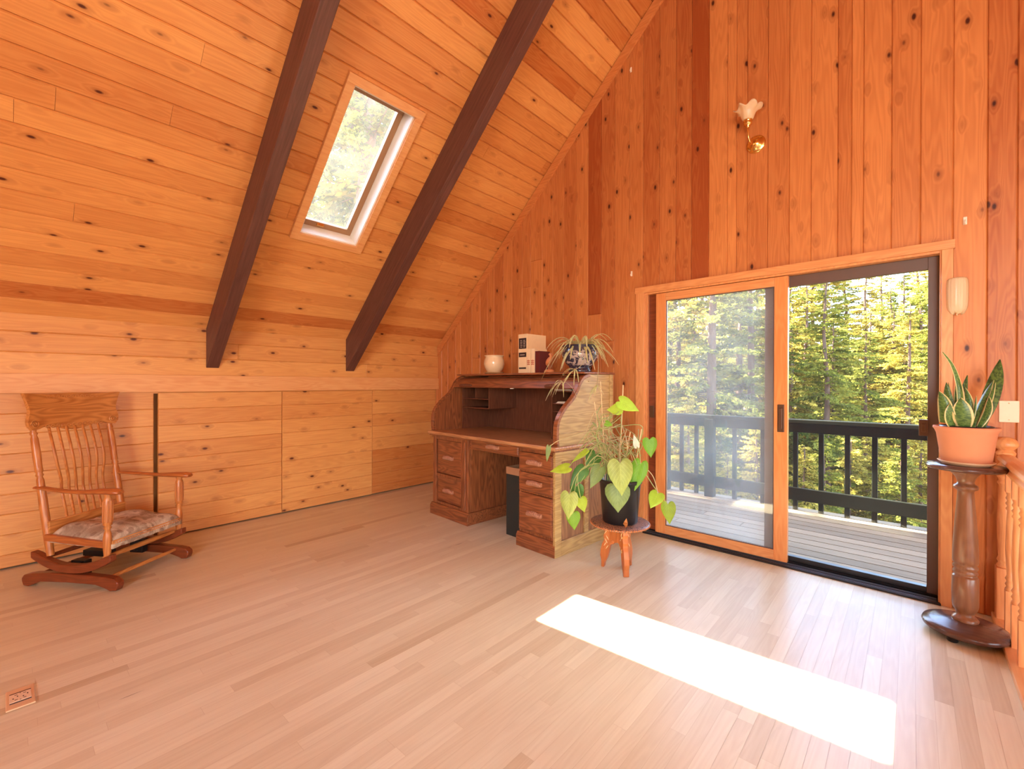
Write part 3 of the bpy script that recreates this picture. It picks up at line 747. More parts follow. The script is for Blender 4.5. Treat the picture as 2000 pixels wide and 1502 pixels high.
# right end: framed panels
dbox('side_panel', M['oakp'], (1.598, 1.606, .03, .73, .11, .785))
dbox('side_frame', M['oakside_lit'], (1.600, 1.6215, .002, .075, 0.0, .784), (1.600, 1.6195, .075, .745, .70, .784), (1.600, 1.6195, .36, .41, .11, .70), (1.600, 1.6195, .69, .745, .0, .70), (1.604, 1.622, .075, .69, 0, .112))
mb = MB(); mb.lathe([(.0001, 0), (.013, 0), (.013, .004), (.008, .005), (.008, .001), (.0001, .001)], 14, Matrix.Translation((1.616, .05, .735)) @ Matrix.Rotation(math.pi / 2, 4, 'Y')); obj('key_escutcheon', mb, M['bronze'], desk)
# writing surface with rounded edge
mb = MB(); mb.box(-.02, DW + .018, -.022, .755, .785, .815); obj('writing_surface', mb, M['oaktop'], desk, .010, 3)
dbox('edge_moulding', M['oak'], (-.004, DW + .004, -.004, .75, .772, .786), bevel=.004)
# curved ends of the roll-top
PR = smooth_path([(.030, .815), (.022, .86), (.022, .92), (.030, .985), (.062, 1.045), (.125, 1.108), (.208, 1.170), (.256, 1.226), (.296, 1.290), (.345, 1.332), (.42, 1.352)].copy() and [V((a, 0, b)) for a, b in ((.030, .815), (.022, .86), (.022, .92), (.030, .985), (.062, 1.045), (.125, 1.108), (.208, 1.170), (.256, 1.226), (.296, 1.290), (.345, 1.332), (.42, 1.352))], 4)
PR = [(p.x, p.z) for p in PR]
poly = PR + [(.735, 1.356), (.735, .815)]
for x0, x1, mat, nm in ((.0, .026, 'oakz', 'curved_end'), (DW - .026, DW, 'oakside_lit', 'curved_end')):
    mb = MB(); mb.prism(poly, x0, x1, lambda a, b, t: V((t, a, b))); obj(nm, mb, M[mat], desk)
    # moulded band that follows the S curve
    mb = MB(); n = len(PR); vs = []
    for (a, b) in PR:
        for dx, dn in ((-.006, .0), (.036, .0)): pass
    inn = []
    for i, (a, b) in enumerate(PR):
        p, q = PR[max(i - 1, 0)], PR[min(i + 1, n - 1)]; tx, tz = q[0] - p[0], q[1] - p[1]; l = math.hypot(tx, tz)
        inn.append((-tz / l, tx / l))   # outward
    xa, xb = (x0 - .008, x1 + .004) if x0 < 1 else (x0 - .004, x1 + .008)
    for i in range(n):
        a, b = PR[i]; nx_, nz_ = inn[i]
        vs += [V((xa, a - nx_ * .018, b - nz_ * .018)), V((xa, a + nx_ * .010, b + nz_ * .010)), V((xb, a + nx_ * .010, b + nz_ * .010)), V((xb, a - nx_ * .018, b - nz_ * .018))]
    mb.mesh(vs, [(4 * i + k, 4 * i + (k + 1) % 4, 4 * i + 4 + (k + 1) % 4, 4 * i + 4 + k) for i in range(n - 1) for k in range(4)] + [(0, 3, 2, 1), (4 * n - 4, 4 * n - 3, 4 * n - 2, 4 * n - 1)])
    obj('curved_moulding', mb, M['oak'], desk, .004)
dbox('side_batten', M['oakside_lit'], (DW - .002, DW + .006, .40, .73, 1.295, 1.303), (DW - .002, DW + .005, .05, .735, .905, .911), (DW - .003, DW + .008, .69, .738, .815, 1.356), bevel=.002)
mb = MB(); mb.box(-.012, DW + .016, .33, .755, 1.356, 1.374); obj('desk_top', mb, M['oak'], desk, .007, 3)
# tambour: slats along the curve, bottom rail with two pulls
tp = [p for p in PR if p[1] > 1.255]
for i in range(len(tp) - 1):
    (a, b), (c, d) = tp[i], tp[i + 1]
    if i % 2: continue
    e = tp[min(i + 2, len(tp) - 1)]
    mb = MB(); nn = V((0, d - b, -(c - a))).normalized() * -1
    dv = V((0, e[0] - a, e[1] - b)); nn = V((0, -dv.z, dv.y)).normalized()
    q0 = V((0, a, b)) - nn * .010; q1 = V((0, e[0], e[1])) - nn * .010
    vs = []
    for x in (.027, DW - .027):
        X = V((x, 0, 0)); vs += [q0 + X - nn * .012, q0 + X + dv * .08 + nn * .002, q1 + X - dv * .08 + nn * .002, q1 + X - nn * .012]
    mb.mesh(vs, [(0, 1, 2, 3), (7, 6, 5, 4), (0, 4, 5, 1), (1, 5, 6, 2), (2, 6, 7, 3), (3, 7, 4, 0)]); obj('tambour_slat', mb, M['oak'], desk, .002)
mb = MB(); mb.prism([(.262, 1.242), (.30, 1.300), (.322, 1.292), (.282, 1.236)], .027, DW - .027, lambda a, b, t: V((t, a, b))); trl = obj('tambour_rail', mb, M['oak'], desk, .003)
for xc in (.224, 1.372):
    mb = MB(); n = 9
    for i in range(n):
        q = (i - 4) / 4
        mb.ball((xc + q * .075, .262 + .002, 1.264), .017 * (1 - .3 * q * q), 10, (.8, .95, .8))
    mb.box(xc - .09, xc + .09, .252, .285, 1.250, 1.266); obj('rail_pull', mb, M['oakd'], trl, .003)
mb = MB(); mb.box(.86, .90, .268, .28, 1.232, 1.238); obj('lock_tongue', mb, M['paper'], trl)
# interior
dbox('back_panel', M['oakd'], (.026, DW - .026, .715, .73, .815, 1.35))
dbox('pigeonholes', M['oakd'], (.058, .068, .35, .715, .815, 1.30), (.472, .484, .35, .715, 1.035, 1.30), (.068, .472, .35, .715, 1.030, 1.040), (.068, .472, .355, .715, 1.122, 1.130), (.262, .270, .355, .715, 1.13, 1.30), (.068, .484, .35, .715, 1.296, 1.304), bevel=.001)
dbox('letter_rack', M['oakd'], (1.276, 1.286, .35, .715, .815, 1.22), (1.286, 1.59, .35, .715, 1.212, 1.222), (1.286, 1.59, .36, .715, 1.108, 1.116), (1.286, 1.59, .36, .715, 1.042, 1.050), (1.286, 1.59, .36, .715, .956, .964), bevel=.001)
def dthing(nm, label, cat, x, y, z, rot=0, group=None): return thing(nm, label, cat, DM @ V((x, y, z)), DR + rot, group)
t = dthing('letter_stack', 'folded pale letters lying in the right pigeonhole of the desk', 'letters', 1.42, .45, 1.116)
for i in range(4):
    mb = MB(); mb.box(-.105 + .006 * i, .10 - .008 * (i % 2), -.085, .10, .004 * i, .004 * i + .0035); obj('letter', mb, M['paper'], t)
t = dthing('letter_stack', 'pale papers on the topmost shelf of the right pigeonholes', 'letters', 1.40, .46, 1.222)
for i in range(3):
    mb = MB(); mb.box(-.10, .09 - .01 * i, -.10, .08, .005 * i, .005 * i + .0045); obj('letter', mb, M['paper'], t)
# ---- things on the desk top
ZT = 1.374
t = dthing('planter', 'cream glazed round pot on the left end of the desk top', 'pot', .385, .50, ZT + .016)
mb = MB(); mb.lathe([(.062, 0), (.070, .004), (.094, .045), (.104, .085), (.100, .12), (.088, .148), (.090, .158), (.100, .166), (.097, .170), (.088, .166), (.082, .150), (.09, .12), (.094, .085), (.06, .01), (.001, .008)], 40); obj('pot', mb, M['cream'], t)
t = dthing('pot_saucer', 'tan saucer under the cream glazed pot', 'saucer', .385, .50, ZT)
mb = MB(); mb.lathe([(.001, .0), (.082, 0), (.098, .014), (.101, .018), (.096, .018), (.082, .010), (.07, .015), (.001, .015)], 40); obj('saucer', mb, M['saucer'], t)
def book(nm, label, x0, x1, y0, d, h, mat, group=None, cat='book'):
    t = dthing(nm, label, cat, (x0 + x1) / 2, y0, ZT, 0, group); w2 = (x1 - x0) / 2
    return t, w2, d, h
t, w2, d, h = book('slipcased_book', 'tall cream slipcased book with black labels on its spine', .780, .892, .45, .26, .362, None)
mb = MB(); mb.box(-w2, w2, 0, d, 0, h); obj('case', mb, M['bookc'], t, .002)
mb = MB(); mb.box(-w2 + .010, w2 - .008, -.0025, 0, h - .135, h - .038); lb = obj('spine_label', mb, M['bookk'], t)
mb = MB()
for i in range(5):
    for xx in (-.028, .012): mb.box(xx, xx + .024 + .004 * (i % 2), -.0032, -.002, h - .062 - .015 * i, h - .056 - .015 * i)
obj('label_lettering', mb, M['bookg'], lb)
mb = MB(); mb.box(-w2 + .010, w2 - .008, -.0025, 0, h - .212, h - .170); lb = obj('spine_label', mb, M['bookk'], t)
mb = MB(); mb.box(-.03, .03, -.0032, -.002, h - .196, h - .188); obj('label_lettering', mb, M['bookg'], lb)
mb = MB(); mb.box(-w2 + .012, w2 - .010, -.0025, 0, .040, .055); obj('spine_label', mb, M['bookk'], t)
for i, (x0, lab) in enumerate(((.896, 'cream book with red patterned band touching the slipcased book'), (.947, 'cream book with red patterned band beside the maroon book'))):
    t, w2, d, h = book('cream_book', lab, x0, x0 + .045, .445, .17, .222, None, 'cream books on the desk')
    mb = MB(); mb.box(-w2, w2, 0, d, 0, h); obj('cover', mb, M['bookc'], t, .004)
    mb = MB()
    for q in range(3):
        for r_ in range(3): mb.box(-w2 + .005 + .013 * q, -w2 + .014 + .013 * q, -.0015, .001, .075 + .016 * r_, .085 + .016 * r_ + .003 * (q % 2))
    obj('patterned_band', mb, M['bookband'], t)
t, w2, d, h = book('maroon_book', 'maroon book standing beside the carved bird', 1.0, 1.052, .445, .14, .196, None)
mb = MB(); mb.box(-w2, -w2 + .004, 0, d, 0, h); mb.box(w2 - .004, w2, 0, d, 0, h); mb.box(-w2 + .004, w2 - .004, 0, .005, 0, h); obj('cover', mb, M['bookr'], t, .0015)
mb = MB(); mb.box(-w2 + .004, w2 - .004, .005, d - .004, .003, h - .003); obj('page_block', mb, M['paper'], t)
t = dthing('bird_figurine', 'carved wooden wading bird on a round base beside the maroon book', 'figurine', 1.165, .45, ZT)
mb = MB(); mb.lathe([(.001, 0), (.044, 0), (.046, .012), (.04, .024), (.02, .03), (.001, .03)], 24); obj('base', mb, M['bird'], t)
for yy in (-.008, .008):
    mb = MB(); mb.tube([(-.004, yy, .028), (.0, yy, .07)], .0035, 8); obj('leg', mb, M['bird'], t)
mb = MB(); mb.tube(smooth_path([(-.030, 0, .066), (-.012, 0, .085), (.010, 0, .118), (.018, 0, .142), (.010, 0, .160), (.006, 0, .170)], 5), [.003 + .0 * i for i in range(1)] * 0 or [.006, .012, .017, .021, .024, .026, .027, .027, .026, .025, .023, .021, .018, .015, .013, .012, .011, .011, .012, .013, .0135, .0135, .0125, .011, .009, .006], 14); obj('body', mb, M['bird'], t)
mb = MB(); mb.tube([(.012, 0, .168), (.05, 0, .150)], [.005, .0015], 8); obj('beak', mb, M['bird'], t)
# ---- blue and white planter with spider plant
SPX, SPY = 1.515, .43
t = dthing('potted_spider_plant', 'trailing spider plant in a blue and white ceramic bowl on the desk top', 'plant', SPX, SPY, ZT)
mb = MB(); mb.lathe([(.090, 0), (.094, .012), (.084, .028), (.086, .040), (.112, .066), (.140, .105), (.148, .140), (.142, .172), (.130, .190), (.134, .205), (.146, .214), (.140, .216), (.124, .204), (.118, .188), (.11, .16), (.001, .15)], 44); obj('bowl', mb, M['bluewhite'], t)
mb = MB(); mb.lathe([(.001, .186), (.117, .184)], 24, cap=False); obj('soil', mb, M['soil'], t)
r = random.Random(5)
WD = V((DM.inverted().to_3x3() @ V((0, 1, 0))))
def spider(a, L, up, z0=.19, o=None, w=.0092):
    d = V((math.cos(a), math.sin(a), 0)); o = o or V((r.uniform(-.04, .04), r.uniform(-.04, .04), z0))
    mid = o + d * L * .55 + V((0, 0, up)); tip = o + d * L + V((0, 0, up - L * r.uniform(.6, 1.3)))
    pts = bez(o, mid, tip, 9); side = V((-d.y, d.x, 0))
    mb = MB(); mb.strip(pts, [w * max(.12, math.sin(math.pi * min(.98, .12 + .88 * i / 9)) ** .6) for i in range(10)], side, .5); obj('leaf', mb, M['spider'], t)
for i in range(58):
    a = r.uniform(0, 6.283)
    L = r.uniform(.14, .27)
    if math.sin(a) > .35: L = min(L, .2)
    spider(a, L, r.uniform(.08, .20))
spider(math.pi + .25, .36, .13); spider(-.15, .30, .16); spider(.1, .34, .1); spider(-1.2, .3, .2); spider(-1.9, .3, .18)
# runner with plantlets hanging over the front right of the desk
run = smooth_path([(.06, -.06, .20), (.16, -.14, .15), (.17, -.20, .05), (.12, -.26, -.01), (.07, -.29, -.07)], 5)
mb = MB(); mb.tube(run, .0022, 6); obj('runner', mb, M['stemb'], t)
for c in (V((.14, -.24, .01)), V((.06, -.29, -.08))):
    for i in range(9):
        a = r.uniform(0, 6.283); spider(a, r.uniform(.07, .15), r.uniform(-.01, .05), o=c.copy(), w=.0045)
run2 = smooth_path([(.08, .02, .20), (.17, .0, .18), (.20, -.03, .05), (.195, -.04, -.12)], 5)
mb = MB(); mb.tube(run2, .0022, 6); obj('runner', mb, M['stemb'], t)
for i in range(7): spider(r.uniform(0, 6.283), r.uniform(.05, .10), -.03, o=V((.195, -.04, -.10)), w=.0045)
# ---- waste bin in the kneehole
t = dthing('waste_bin', 'tall dark green bin with tan rim in the kneehole of the desk', 'bin', 1.088, .29, 0)
mb = MB()
for b in ((-.112, -.106, -.17, .17, 0, .515), (.106, .112, -.17, .17, 0, .515), (-.106, .106, -.17, -.164, 0, .515), (-.106, .106, .164, .17, 0, .515), (-.106, .106, -.164, .164, 0, .008)): mb.box(*b)
obj('body', mb, M['bin'], t)
mb = MB()
for b in ((-.114, -.105, -.172, .172, .515, .575), (.105, .114, -.172, .172, .515, .575), (-.105, .105, -.172, -.163, .515, .575), (-.105, .105, .163, .172, .515, .575)): mb.box(*b)
obj('rim', mb, M['binrim'], t)

# ------------------------------------------------------------------ rocking chair (local x = facing direction)
CR = math.radians(35); cf = V((math.cos(CR), math.sin(CR), 0)); cl = V((-math.sin(CR), math.cos(CR), 0))
CL = V((.965, -3.168, 0)) - cf * .345 + cl * .26
ch = thing('rocking_chair', 'antique oak platform rocking chair with floral cushion by the plank wall', 'chair', CL, CR)
HW = .26
for sg in (-1, 1):
    y = sg * HW
    # floor runner: low arch with rounded feet
    top = [(-.32, .03), (-.322, .05), (-.305, .072), (-.25, .082), (-.12, .092), (.12, .092), (.27, .084), (.325, .076), (.352, .055), (.352, .03), (.34, .004), (.30, .0), (.275, .012), (.2, .034), (0, .038), (-.19, .034), (-.245, .012), (-.275, 0), (-.31, .004)]
    mb = MB(); mb.prism(top, y - .024, y + .024, lambda a, b, t: V((a, t, b))); obj('base_runner', mb, M['rockd'], ch, .006)
    # curved rocker resting on the runner
    lo = [(-.26 + .56 * i / 14, .094 + .085 * (abs(-1 + 2 * i / 14)) ** 2.1) for i in range(15)]
    up = [(a, b + .052 - (.012 if i in (0, 14) else 0)) for i, (a, b) in enumerate(lo)][::-1]
    mb = MB(); mb.prism(lo + up, y - .022, y + .022, lambda a, b, t: V((a, t, b))); obj('rocker', mb, M['rockd'], ch, .006)
    # turned front post
    P0, P1 = V((.258, y, .205)), V((.262, y, .597))
    prof = [(0, .017), (.12, .021), (.27, .023), (.36, .019), (.42, .013), (.455, .022), (.48, .015), (.50, .024), (.55, .022), (.75, .024), (.90, .023), (.94, .016), (.965, .021), (1, .018)]
    mb = MB(); mb.tube([P0 + (P1 - P0) * a for a, b in prof], [b for a, b in prof], 16); obj('front_post', mb, M['rock'], ch)
    mb = MB()
    for k in range(9):
        an = 2 * math.pi * k / 9; o2 = V((math.cos(an), math.sin(an), 0)) * .0235
        mb.tube([P0 + (P1 - P0) * a + o2 for a in (.54, .65, .75, .88)], [.003, .004, .004, .003], 6)
    obj('reeding', mb, M['rock'], bpy.data.objects[-1] if False else ch)
    # slanted turned back post
    P0, P1 = V((-.165, y * .93, .185)), V((-.292, y * .93, .975))
    prof = [(0, .019), (.15, .022), (.45, .022), (.60, .019), (.625, .014), (.64, .021), (.655, .015), (.67, .021), (.70, .019), (.82, .021), (.93, .019), (.955, .014), (.97, .020), (.985, .014), (1, .016)]
    mb = MB(); mb.tube([P0 + (P1 - P0) * a for a, b in prof], [b for a, b in prof], 16); obj('back_post', mb, M['rock'], ch)
    # arm: flat paddle that widens to the front
    ap = [(-.262, y - sg * .012, .612), (-.18, y - sg * .004, .612), (-.05, y + sg * .014, .604), (.10, y + sg * .010, .600), (.22, y, .606), (.315, y, .607), (.352, y, .602)]
    aw = [.020, .022, .023, .026, .037, .040, .022]
    mb = MB(); mb.tube(smooth_path(ap, 3), [aw[min(i // 3, 6)] + (aw[min(i // 3 + 1, 6)] - aw[min(i // 3, 6)]) * (i % 3) / 3 for i in range(19)], 14, flat=(V((0, 1, 0)), 1, .48)); obj('armrest', mb, M['rockx'], ch)
    # seat side rail
    mb = MB(); mb.prism([(-.175, .285), (.27, .255), (.27, .295), (-.175, .325)], y - .012, y + .012, lambda a, b, t: V((a, t, b))); obj('seat_rail', mb, M['rockx'], ch, .003)
    # spring block between rocker and runner
    mb = MB(); mb.box(-.05, .05, y - sg * .065 - .022, y - sg * .065 + .022, .055, .15)
    for k in range(4): mb.lathe([(.030, 0), (.030, .008)], 14, Matrix.Translation((0, y - sg * .065, .07 + .02 * k)))
    obj('spring_block', mb, M['steel'], ch, .003)
    mb = MB(); mb.box(-.03, .03, min(y, y - sg * .09), max(y, y - sg * .09), .128, .142); obj('spring_bracket', mb, M['steel'], ch)
def cross(nm, a, b, rr, mat='rocky'):
    mb = MB(); a, b = V(a), V(b); ps = [a + (b - a) * i / 8 for i in range(9)]
    mb.tube(ps, [rr * (.62 + .38 * math.sin(math.pi * i / 8)) for i in range(9)], 12); obj(nm, mb, M[mat], ch)
cross('front_stretcher', (.25, -HW, .045 + .02), (.25, HW, .065), .014); cross('rear_stretcher', (-.25, -HW, .06), (-.25, HW, .06), .014, 'rockd')
cross('rocker_stretcher', (.235, -HW, .195), (.235, HW, .195), .017); cross('rocker_stretcher', (-.19, -HW, .175), (-.19, HW, .175), .016, 'rockd')
mb = MB(); mb.box(-.19, .0, -.03, .03, .10, .14); obj('spring_block', mb, M['steel'], ch, .004)
mb = MB(); mb.prism([(y, .256 + .012 * math.cos(y * 6)) for y in [-.25 + .5 * i / 10 for i in range(11)]] + [(y, .298) for y in [.25 - .5 * i / 10 for i in range(11)]], .262, .284, lambda a, b, t: V((t, a, b))); fr_ = obj('front_seat_rail', mb, M['rocky'], ch, .003)
mb = MB()
for k in range(34): mb.ball((.286, -.24 + .48 * k / 33, .280), .0062, 6)
obj('beading', mb, M['rocky'], fr_)
mb = MB(); mb.box(-.19, -.165, -.25, .25, .30, .40); obj('rear_seat_rail', mb, M['rocky'], ch, .005)
# cushion: puffy, with a slightly ragged lower edge
mb = MB(); nx, ny = 22, 26; vs = []; r = random.Random(3)
def cz(a, b):
    ea = 1 - abs(2 * a - 1) ** 5; eb = 1 - abs(2 * b - 1) ** 5
    return max(0, ea * eb) ** .45
for j in range(ny + 1):
    for i in range(nx + 1):
        a, b = i / nx, j / ny; hgt = cz(a, b)
        vs.append((-.165 + .455 * a + .008 * hgt * (a - .5), -.255 + .51 * b, .298 - .022 * a + .075 * hgt + .010 * math.sin(9 * a + 5 * b) * hgt + .006 * math.sin(13 * b - 4 * a) * hgt))
fs = [(j * (nx + 1) + i, j * (nx + 1) + i + 1, (j + 1) * (nx + 1) + i + 1, (j + 1) * (nx + 1) + i) for j in range(ny) for i in range(nx)]
mb.mesh(vs, fs, smooth=True)
ring = [i for i in range(nx + 1)] + [(j + 1) * (nx + 1) - 1 for j in range(1, ny + 1)] + [ny * (nx + 1) + i for i in range(nx - 1, -1, -1)] + [j * (nx + 1) for j in range(ny - 1, 0, -1)]
lowr = [(vs[i][0], vs[i][1], vs[i][2] - .022 - .006 * r.random()) for i in ring]
n = len(ring); mb.mesh([vs[i] for i in ring] + lowr, [(k, n + k, n + (k + 1) % n, (k + 1) % n) for k in range(n)], smooth=True)
mb.mesh(lowr, [tuple(range(n))])
obj('cushion', mb, M['fabric'], ch)
# seven S-curved spindles
for k in range(7):
    yt = -.155 + .31 * k / 6; yb_ = -.135 + .27 * k / 6
    pts = smooth_path([(-.292, yt, .985), (-.262, yt, .86), (-.235, yt * .97, .74), (-.222, yb_, .64), (-.215, yb_, .57), (-.195, yb_, .48), (-.178, yb_, .385)], 4)
    pts = [p + V((-.028 * math.sin(math.pi * 2 * (p.z - .385) / .6), .018 * math.sin(math.pi * 2 * (p.z - .385) / .6), 0)) for p in pts]
    mb = MB(); mb.tube(pts, .0095, 8, flat=(V((0, 1, 0)), 1, .62)); obj('spindle', mb, M['rock'], ch)
# carved crest rail
out = [(-.262, .972), (-.27, .985), (-.285, 1.0), (-.288, 1.03), (-.275, 1.07), (-.272, 1.10), (-.285, 1.15), (-.305, 1.207), (-.2, 1.203), (-.1, 1.206), (0, 1.208), (.1, 1.206), (.2, 1.203), (.305, 1.207), (.285, 1.15), (.272, 1.10), (.275, 1.07), (.288, 1.03), (.285, 1.0), (.27, .985), (.262, .972), (.2, .978), (.12, .962), (0, .957), (-.12, .962), (-.2, .978)]
def crest(y, z, off):   # bowed backwards in the middle and leaning
    return V((-.272 - .07 * (z - .975) - .030 * (1 - (y / .3) ** 2) + off, y, z))
mb = MB(); mb2 = MB()
import mathutils
zs_ = 9; ys_ = 24
def span(z):
    # half width of the outline at this height
    hw = 0
    prs = out[:8]
    for (a, b), (c, d) in zip(prs[:-1], prs[1:]):
        if min(b, d) - 1e-6 <= z <= max(b, d) + 1e-6: hw = -(a + (c - a) * ((z - b) / (d - b) if d != b else 0))
    return hw or .26
grid = []
for j in range(zs_ + 1):
    q = j / zs_
    row = []
    for i in range(ys_ + 1):
        e = -1 + 2 * i / ys_
        zb_ = .975 - .016 * math.cos(e * math.pi * 1.5) * (1 if abs(e) < .8 else .4); zt_ = 1.206 + .004 * math.cos(e * 6)
        z = zb_ + (zt_ - zb_) * q; yy = e * span(max(.972, min(1.207, .972 + .235 * q)))
        row.append((yy, z))
    grid.append(row)
for off, flip in ((.012, False), (-.012, True)):
    vs = [crest(y, z, off) for row in grid for (y, z) in row]
    fs = [(j * (ys_ + 1) + i, j * (ys_ + 1) + i + 1, (j + 1) * (ys_ + 1) + i + 1, (j + 1) * (ys_ + 1) + i) for j in range(zs_) for i in range(ys_)]
    if flip: fs = [f[::-1] for f in fs]
    mb.mesh(vs, fs, smooth=True)
edge = grid[0] + [rw[-1] for rw in grid[1:]] + grid[-1][-2::-1] + [rw[0] for rw in grid[-2:0:-1]]
n = len(edge); mb.mesh([crest(y, z, .012) for y, z in edge] + [crest(y, z, -.012) for y, z in edge], [(k, n + k, n + (k + 1) % n, (k + 1) % n) for k in range(n)])
cr = obj('crest_rail', mb, M['rocky'], ch)
for sg in (-1, 1):
    mb = MB(); pts = []
    for k in range(40):
        a = k / 39 * 4.2 * math.pi; rr = .026 * (1 - k / 46)
        pts.append(crest(sg * (.247 + rr * math.cos(a)), 1.012 + rr * math.sin(a), .014))
    mb.tube(pts, .0042, 6); obj('carved_scroll', mb, M['rocky'], cr)
mb = MB()
for k in range(11):
    y = -.17 + .34 * k / 10
    mb.tube([crest(y + .013 * math.cos(a), .992 + .010 * math.sin(a) + .010 * (1 - (y / .17) ** 2) * 0, .013) for a in [i * .7 for i in range(10)]], .0024, 5)
    mb.tube([crest(y * .9 + .011 * math.cos(a), 1.186 + .008 * math.sin(a), .013) for a in [i * .7 for i in range(10)]], .0022, 5)
obj('carved_border', mb, M['rocky'], cr)

# ------------------------------------------------------------------ carved stool and heart-leaf plant
SX, SY, SZ = 3.107, -.825, .335
st = thing('carved_stool', 'small round carved wooden stool under the heart-leaf plant', 'stool', (SX, SY, 0))
mb = MB(); mb.lathe([(.001, .312), (.185, .312), (.197, .317), (.200, .324), (.197, .331), (.188, .335), (.001, .335)], 64); obj('top', mb, M['carvetop'], st)
mb = MB()
for k in range(72):
    a = 2 * math.pi * k / 72; mb.ball((.1975 * math.cos(a), .1975 * math.sin(a), .324), .0055, 6)
obj('scalloped_edge', mb, M['stool'], st)
legA = [math.radians(318), math.radians(190), math.radians(86)]
for a in legA:
    # leg: flat carved board standing radially, lower end swelling to a leaf shape then a narrow foot
    ra = [(.035, .312), (.105, .312), (.112, .27), (.104, .245), (.114, .22), (.108, .195), (.122, .165), (.134, .12), (.136, .08), (.128, .045), (.128, .0), (.108, .0), (.104, .03), (.085, .07), (.072, .12), (.060, .165), (.035, .175)]
    mb = MB(); ca, sa = math.cos(a), math.sin(a)
    mb.prism(ra, -.019, .019, lambda p, z, t: V((p * ca - t * sa, p * sa + t * ca, z))); lg = obj('leg', mb, M['stool'], st, .004)
    mb = MB(); rr = random.Random(int(a * 100))
    for k in range(9):
        p, z = rr.uniform(.05, .10), rr.uniform(.14, .29)
        for sg in (-1, 1): mb.tube([V(((p + q) * ca - sg * .0195 * sa, (p + q) * sa + sg * .0195 * ca, z + q * rr.choice((-1.6, 1.6)))) for q in (-.009, 0, .009)], [.0012, .0036, .0012], 6)
    obj('carving', mb, M['stake'], lg)
for i in range(3):   # pierced aprons joining the legs under the top
    a, b = legA[i], legA[(i + 1) % 3]
    p, q = V((.088 * math.cos(a), .088 * math.sin(a), 0)), V((.088 * math.cos(b), .088 * math.sin(b), 0)); d = (q - p); L = d.length; d.normalize(); nn = V((-d.y, d.x, 0))
    lo = [(L * t, .165 + .045 * math.sin(math.pi * t) - .018 * abs(math.sin(3 * math.pi * t))) for t in [k / 14 for k in range(15)]]
    mb = MB(); mb.prism([(0, .312), *lo, (L, .312)][::1], -.008, .008, lambda s_, z, t: p + d * s_ + nn * t + V((0, 0, z))); obj('apron', mb, M['stool'], st, .002)

ph = thing('potted_heartleaf_plant', 'heart-leaved climbing plant in a black pot on the small carved stool', 'plant', (SX, SY, SZ))
PO = V((SX, SY, SZ))
mb = MB(); mb.lathe([(.001, 0), (.112, 0), (.117, .006), (.138, .27), (.146, .272), (.147, .295), (.141, .297), (.134, .275), (.128, .255), (.001, .25)], 48); obj('pot', mb, M['blackpot'], ph)
mb = MB(); mb.lathe([(.129, .254), (.06, .262), (.001, .258)], 24, cap=False); obj('soil', mb, M['soil'], ph)
HALF = [(0, 0, 0), (-.12, .10, .0), (-.165, .25, .02), (-.10, .40, .06), (.06, .495, .14), (.28, .49, .30), (.50, .39, .48), (.70, .245, .68), (.87, .10, .86), (1.0, 0.004, 1.0)]
def heart(base, tip, wid, tone, nm='leaf', fold=.16, curl=.10, roll=0.0):
    B, T = V(base) - PO, V(tip) - PO; X = T - B; L = X.length; X.normalize()
    N = (CAM - PO) - B; N = (N - N.dot(X) * X).normalized(); N = Matrix.Rotation(roll, 3, X) @ N
    Y = N.cross(X); mb = MB(); vs = []; uv = []; cols = 4
    for (ox, oy, mx) in HALF:
        for c in range(-cols, cols + 1):
            e = abs(c) / cols; sgn = 1 if c > 0 else -1
            x = mx + (ox - mx) * e; y = sgn * oy * e * wid
            zz = fold * abs(y) - curl * L * (x * x) * .6 - .25 * wid * e ** 3 * oy + .012 * math.sin(9 * x + c) * L * e
            vs.append(B + X * (x * L) + Y * y + N * zz); uv.append((min(1, max(0, x)), .5 + sgn * e * .5))
    k = 2 * cols + 1
    mb.mesh(vs, [(i * k + j, i * k + j + 1, (i + 1) * k + j + 1, (i + 1) * k + j) for i in range(len(HALF) - 1) for j in range(k - 1)], smooth=True, uv=uv)
    return obj(nm, mb, LEAF[tone], ph)
LEAVES = [
([3.205, -1.011, 0.768], [3.236, -1.037, 0.567], 0.164, 0), ([3.169, -0.977, 0.602], [3.187, -1.001, 0.443], 0.163, 1), ([3.259, -0.83, 0.747], [3.225, -0.887, 0.551], 0.112, 2),
([3.146, -0.902, 1.162], [3.273, -0.883, 1.101], 0.092, 3), ([3.137, -0.87, 1.112], [3.094, -0.974, 1.105], 0.086, 3), ([3.26, -0.695, 0.895], [3.276, -0.707, 0.775], 0.098, 2),
([3.346, -0.753, 0.55], [3.326, -0.825, 0.466], 0.102, 3), ([3.389, -0.688, 0.473], [3.405, -0.701, 0.343], 0.096, 4), ([2.929, -1.189, 0.732], [2.87, -1.308, 0.714], 0.066, 3),
([2.832, -1.275, 0.865], [2.823, -1.284, 0.765], 0.034, 1), ([3.015, -1.112, 0.839], [2.96, -1.202, 0.77], 0.037, 3), ([2.976, -1.081, 0.712], [2.925, -1.167, 0.603], 0.095, 5),
([2.992, -0.959, 0.799], [2.964, -1.024, 0.706], 0.111, 5), ([3.032, -0.964, 0.71], [2.999, -1.034, 0.578], 0.097, 1), ([2.951, -1.211, 0.561], [2.955, -1.234, 0.402], 0.119, 0),
([2.941, -1.112, 0.596], [2.951, -1.103, 0.477], 0.095, 5), ([2.989, -1.137, 0.527], [3.02, -1.136, 0.443], 0.08, 3), ([2.952, -1.17, 0.43], [2.971, -1.18, 0.326], 0.093, 2),
([3.085, -0.983, 1.019], [3.12, -0.952, 1.002], 0.041, 2), ([3.241, -0.846, 0.863], [3.234, -0.878, 0.944], 0.041, 6)]
r = random.Random(21)
